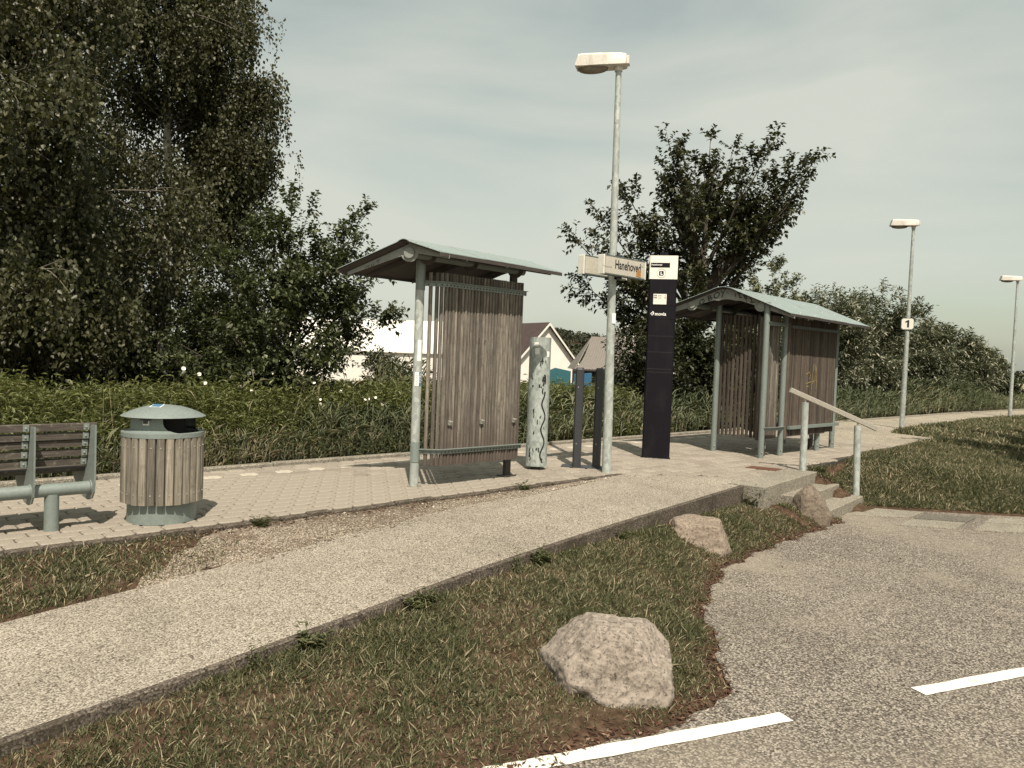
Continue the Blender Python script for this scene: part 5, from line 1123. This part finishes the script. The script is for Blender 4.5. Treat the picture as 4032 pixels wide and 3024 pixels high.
x = np.concatenate([x, x2, x3]); y = np.concatenate([y, y2, y3]); z = np.concatenate([z, ground_z(x2, y2)+.012, ground_z(x3, y3)+.012]); n = len(x)
lv.add(np.stack([x, y, z], 1), np.stack([r.normal(0, 1, n), r.normal(0, 1, n), r.normal(0, .15, n)], 1), norm(ZU+rdir(r, n)*.3), r.uniform(.02, .06, n), r.uniform(.004, .02, n), np.clip(r.beta(1.2, 2.0, n), 0, 1))
n = 60; x = r.uniform(0.5, 8.5, n); y = kerb_y(x)+r.uniform(.05, 1.2, n); z = kerb_z(x)+.011; m = 40; x2 = r.uniform(3, 12, m); y2 = r.uniform(.2, 3.6, m); ok = y2 < road_edge(np.minimum(x2, 10.8))-.1; x2, y2 = x2[ok], y2[ok]
x = np.concatenate([x, x2]); y = np.concatenate([y, y2]); z = np.concatenate([z, np.full(len(x2), -.44)]); n = len(x); lv.add(np.stack([x, y, z], 1), np.stack([r.normal(0, 1, n), r.normal(0, 1, n), np.zeros(n)], 1), np.tile(ZU, (n, 1)), r.uniform(.02, .10, n), r.uniform(.004, .012, n), r.uniform(0, .5, n))
tag(link('leaf_litter', lv.mesh('leaf_litter', m_lit)), 'brown dead leaves and straw along the lawn edges', 'litter', None, 'stuff')

# white bindweed flowers
fl = MB(); n = 8; V = [(0, 0, -.035)]+[(.012*cos(2*pi*i/n), .012*sin(2*pi*i/n), -.008) for i in range(n)]+[(.036*cos(2*pi*i/n)*(1+.08*(i % 2)), .036*sin(2*pi*i/n)*(1+.08*(i % 2)), .0) for i in range(n)]
fl.add(V, [(0, 1+i, 1+(i+1) % n) for i in range(n)]+[(1+i, 9+i, 9+(i+1) % n, 1+(i+1) % n) for i in range(n)])
m_petal = simple('petal', (.80, .77, .68), .6, 0, .04); fme = fl.mesh('bindweed_flower', m_petal, True)
for i, (x, y, z) in enumerate(FLOWERS):
    o = link('bindweed_flower', fme, None, (x, y, z)); o.rotation_euler = (radians(random.uniform(35, 80)), 0, radians(random.uniform(-70, 20))); s_ = random.uniform(.55, .9); o.scale = (s_, s_, s_)
    tag(o, 'white bindweed flower among the green weeds', 'flower', 'white bindweed flowers')

# ------------------------------------------------------------------ buildings and hills far behind
U, Vv = Vector(UR), Vector(VF)
def gable_house(c, wdir, half, length, z0, ze, za, label, wallm, roofm):
    """gable end centred at c, width along wdir, ridge running away from it"""
    c = Vector((c[0], c[1], 0)); w = Vector(wdir).normalized(); b = Vector((-w.y, w.x, 0)); b = b if b.dot(Vv) > 0 else -b
    t = thing('house', (c.x, c.y, z0), label, 'house'); Z = lambda z: Vector((0, 0, z))
    MB().prism([c-w*half+Z(z0), c+w*half+Z(z0), c+w*half+Z(ze), c+Z(za), c-w*half+Z(ze)], b*length).build('wall', wallm, t)
    for s in (-1, 1):
        o = w*(half*s); d = (o+Z(ze-za)); e_ = d*1.10; nn = Z(.14)
        MB().prism([c-b*.35+Z(za+.04), c-b*.35+Z(za+.04)+e_, c-b*.35+Z(za+.04)+e_+nn, c-b*.35+Z(za+.04)+nn], b*(length+.6)).build('roof_slope', roofm, t)
        MB().prism([c-b*.38+Z(za-.10), c-b*.38+Z(za-.10)+e_, c-b*.38+Z(za+.13)+e_, c-b*.38+Z(za+.13)], b*(-.05)).build('bargeboard', m_tank, t)
    return t
m_tile = simple('dark_tile', (.055, .035, .03), .8, 0, .25, 3); m_gwall = simple('cream_wall', (.82, .79, .72), .7, 0, .05, 1)
m_corr = painted('corrugated_cement', (.19, .17, .15), .9, 0, (.10, .09, .07), .6)
m_turq = simple('turquoise_sheet', (.03, .12, .135), .5, 0, .1); m_bluep = simple('blue_sheet', (.03, .12, .22), .5, 0, .1)
hc = at_px(1178, 70); gable_house(hc, U*.86+Vv*.5, 3.3, 9, -1.6, 1.0, 4.55, 'white gabled house with dark roof behind the steel cylinder', m_gwall, m_tile)
h2 = at_px(1392, 64); gable_house(h2, U*.9-Vv*.4, 3.0, 7, -1.6, 3.6, 5.3, 'white house gable half hidden by the tree and totem', m_gwall, m_tile)
# barn with curved corrugated roof
bt = thing('barn', at_px(1330, 45, -1.4), 'low barn with curved grey corrugated roof behind the lamp post', 'barn')
o = Vector(at_px(1330, 45, 0)); L0, L1_ = -2.45, 2.6; n = 150; m = 8; V = []; Fc = []
for j in range(m+1):
    f = j/m; z = .90+2.02*f**1.0-.26*sin(f*pi); dv = 3.0*f; inset = 1.22*(f**.85)
    for i in range(n+1):
        g_ = i/n; u = (L0+inset)*(1-g_)+L1_*g_; V.append(o+U*u+Vv*dv+Vector((0, 0, z+.022*sin(2*pi*i/5.0))))
for j in range(m):
    for i in range(n): Fc.append((j*(n+1)+i, j*(n+1)+i+1, (j+1)*(n+1)+i+1, (j+1)*(n+1)+i))
MB().add(V, Fc).build('roof', m_corr, bt, True)
MB().prism([o+U*(L0)+Vv*.02+Vector((0, 0, .86)), o+U*(L0+1.2)+Vv*3.0+Vector((0, 0, 2.85)), o+U*(L0+1.2)+Vv*3.2+Vector((0, 0, 2.85)), o+U*(L0)+Vv*6.0+Vector((0, 0, .86))], U*.05).build('hip_edge', m_corr, bt)
MB().prism([o+U*(L0+.3)+Vv*.4+Vector((0, 0, -1.5)), o+U*L1_+Vv*.4+Vector((0, 0, -1.5)), o+U*L1_+Vv*.4+Vector((0, 0, .92)), o+U*(L0+.3)+Vv*.4+Vector((0, 0, .92))], Vv*5).build('wall', m_soffit, bt)
MB().prism([o+U*(L0-.12)-Vv*.06+Vector((0, 0, .80)), o+U*L1_-Vv*.06+Vector((0, 0, .80)), o+U*L1_-Vv*.06+Vector((0, 0, .90)), o+U*(L0-.12)-Vv*.06+Vector((0, 0, .90))], Vv*.05).build('gutter', m_soffit, bt)
o = Vector(at_px(1262, 43, 0)); tag(MB().prism([o-U*.55+Vector((0, 0, -1.4)), o+U*.4+Vector((0, 0, -1.4)), o+U*.4+Vector((0, 0, .72)), o-U*.55+Vector((0, 0, .62))], Vv*.6).build('blue_container', m_bluep), 'bright blue container under the barn eave', 'container')
o = Vector(at_px(1205, 55, 0)); tag(MB().prism([o-U*.6+Vector((0, 0, -1.4)), o+U*.9+Vector((0, 0, -1.4)), o+U*.9+Vector((0, 0, .60)), o-U*.2+Vector((0, 0, .80)), o-U*.6+Vector((0, 0, .62))], Vv*.8).build('tarpaulin', m_turq), 'turquoise tarpaulin in front of the white house', 'tarpaulin')
# long white hall
ht = thing('white_hall', at_px(800, 60, -1.4), 'long low hall with bright white roof behind the shrub', 'hall'); o = Vector(at_px(800, 60, 0)); Z = lambda z: Vector((0, 0, z))
a_, b_ = -7.5, 8.0; wdir = (U-Vv*.12).normalized()
MB().prism([o+wdir*a_+Z(-1.5), o+wdir*b_+Z(-1.5), o+wdir*b_+Z(1.5), o+wdir*a_+Z(1.5)], Vv*14).build('wall', m_tank, ht)
x_ = a_
while x_ < b_-.1:
    w_ = 1.9; MB().prism([o+wdir*(x_+.02)-Vv*.2+Z(1.46), o+wdir*(x_+w_-.02)-Vv*.2+Z(1.46), o+wdir*(x_+w_-.02)-Vv*.2+Z(1.54), o+wdir*(x_+.02)-Vv*.2+Z(1.54)], Vv*7.2+Z(2.75)).build('roof_sheet', m_tank, ht)
    MB().prism([o+wdir*(x_-.03)-Vv*.22+Z(1.54), o+wdir*(x_+.03)-Vv*.22+Z(1.54), o+wdir*(x_+.03)-Vv*.22+Z(1.58), o+wdir*(x_-.03)-Vv*.22+Z(1.58)], Vv*7.2+Z(2.75)).build('seam', m_alu, ht); x_ += w_
# wooded hill: terrain plus the wood itself
V = []; Fc = []; cols = 70; rows = 8; AZ = np.linspace(-.60, .42, cols); rr2 = np.random.default_rng(77)
def crest(a): return 11.2+1.6*np.sin(a*7+.5)+1.0*np.sin(a*19)+.5*np.sin(a*43)-6*np.clip((a-.16)/.2, 0, 1)+3.5*np.exp(-((a+.0)/.09)**2)-2.2*np.clip((-.10-a)/.1, 0, 1)
for j in range(rows+1):
    d = 190+18*j; f = j/rows
    for a in AZ: V.append(U*float(a*d)+Vv*d+Vector((0, 0, float(-2+(crest(a)-2.5)*smooth(f)))))
for j in range(rows):
    for i in range(cols-1): Fc.append((j*cols+i, j*cols+i+1, (j+1)*cols+i+1, (j+1)*cols+i))
hill = tag(MB().add(V, Fc).build('hill', m_soil, smooth=True), 'low wooded hill on the horizon', None, None, 'structure')
lv = Leaves(); nT = 2600; a = rr2.uniform(-.58, .40, nT); f = rr2.uniform(0, 1, nT); d = 190+144*f; zc = -2+(crest(a)-2.5)*smooth(f)+rr2.uniform(.6, 2.0, nT); C = UR[None]*(a*d)[:, None]+VF[None]*d[:, None]+ZU*zc[:, None]
m = 26; q = rdir(rr2, nT*m)*np.repeat(rr2.uniform(1.2, 2.4, nT), m)[:, None]*rr2.uniform(.6, 1.0, nT*m)[:, None]*np.array([1, 1, .9]); q[:, 2] = np.abs(q[:, 2])*1.1-.6
P = np.repeat(C, m, 0)+q; sh = np.clip(np.repeat(rr2.normal(.45, .2, nT), m)+rr2.normal(0, .12, nT*m), 0, 1)
lv.add(P, rdir(rr2, len(P)), norm(q+ZU*.6), rr2.uniform(.7, 1.4, len(P)), rr2.uniform(.6, 1.1, len(P)), sh, mid=.5)
tag(link('far_wood', lv.mesh('far_wood', m_wood_far)), 'dark wood covering the hill behind the houses', 'wood', None, 'stuff')
# stubble field and hedge beyond the lamps at the far right
m_field = simple('stubble_field', (.36, .29, .17), .9, 0, .1, .02)
V = []; Fc = []; AZ = np.linspace(.40, .95, 24)
for j in range(9):
    d = 300+60*j
    for a in AZ: V.append(U*float(a*d)+Vv*d+Vector((0, 0, -1.5+5.6*float(smooth(j/8))*(1 if j else 0))))
for j in range(8):
    for i in range(23): Fc.append((j*24+i, j*24+i+1, (j+1)*24+i+1, (j+1)*24+i))
tag(MB().add(V, Fc).build('field', m_field, smooth=True), 'pale stubble field on the far slope', None, None, 'structure')
V = []; AZ = np.linspace(.45, .95, 20)
V = [U*float(a*d)+Vv*d+Vector((0, 0, -.95)) for d in (110, 150, 190, 230) for a in AZ]; Fc = [(j*20+i, j*20+i+1, (j+1)*20+i+1, (j+1)*20+i) for j in range(3) for i in range(19)]
tag(MB().add(V, Fc).build('field', m_field), 'strip of pale field in front of the far hedge', None, None, 'structure')
lv = Leaves(); nT = 420; a = rr2.uniform(.55, .95, nT); d = 255+rr2.normal(0, 4, nT); C = UR[None]*(a*d)[:, None]+VF[None]*d[:, None]+ZU*rr2.uniform(-1, 1.4, nT)[:, None]; m = 26; q = rdir(rr2, nT*m)*np.repeat(rr2.uniform(1.4, 2.6, nT), m)[:, None]
P = np.repeat(C, m, 0)+q; lv.add(P, rdir(rr2, len(P)), norm(q+ZU*.6), rr2.uniform(.8, 1.6, len(P)), rr2.uniform(.7, 1.2, len(P)), np.clip(rr2.normal(.35, .15, len(P)), 0, 1), mid=.5)
tag(link('far_hedge', lv.mesh('far_hedge', m_wood_far)), 'dark hedge across the field at the far right', 'hedge', None, 'stuff')
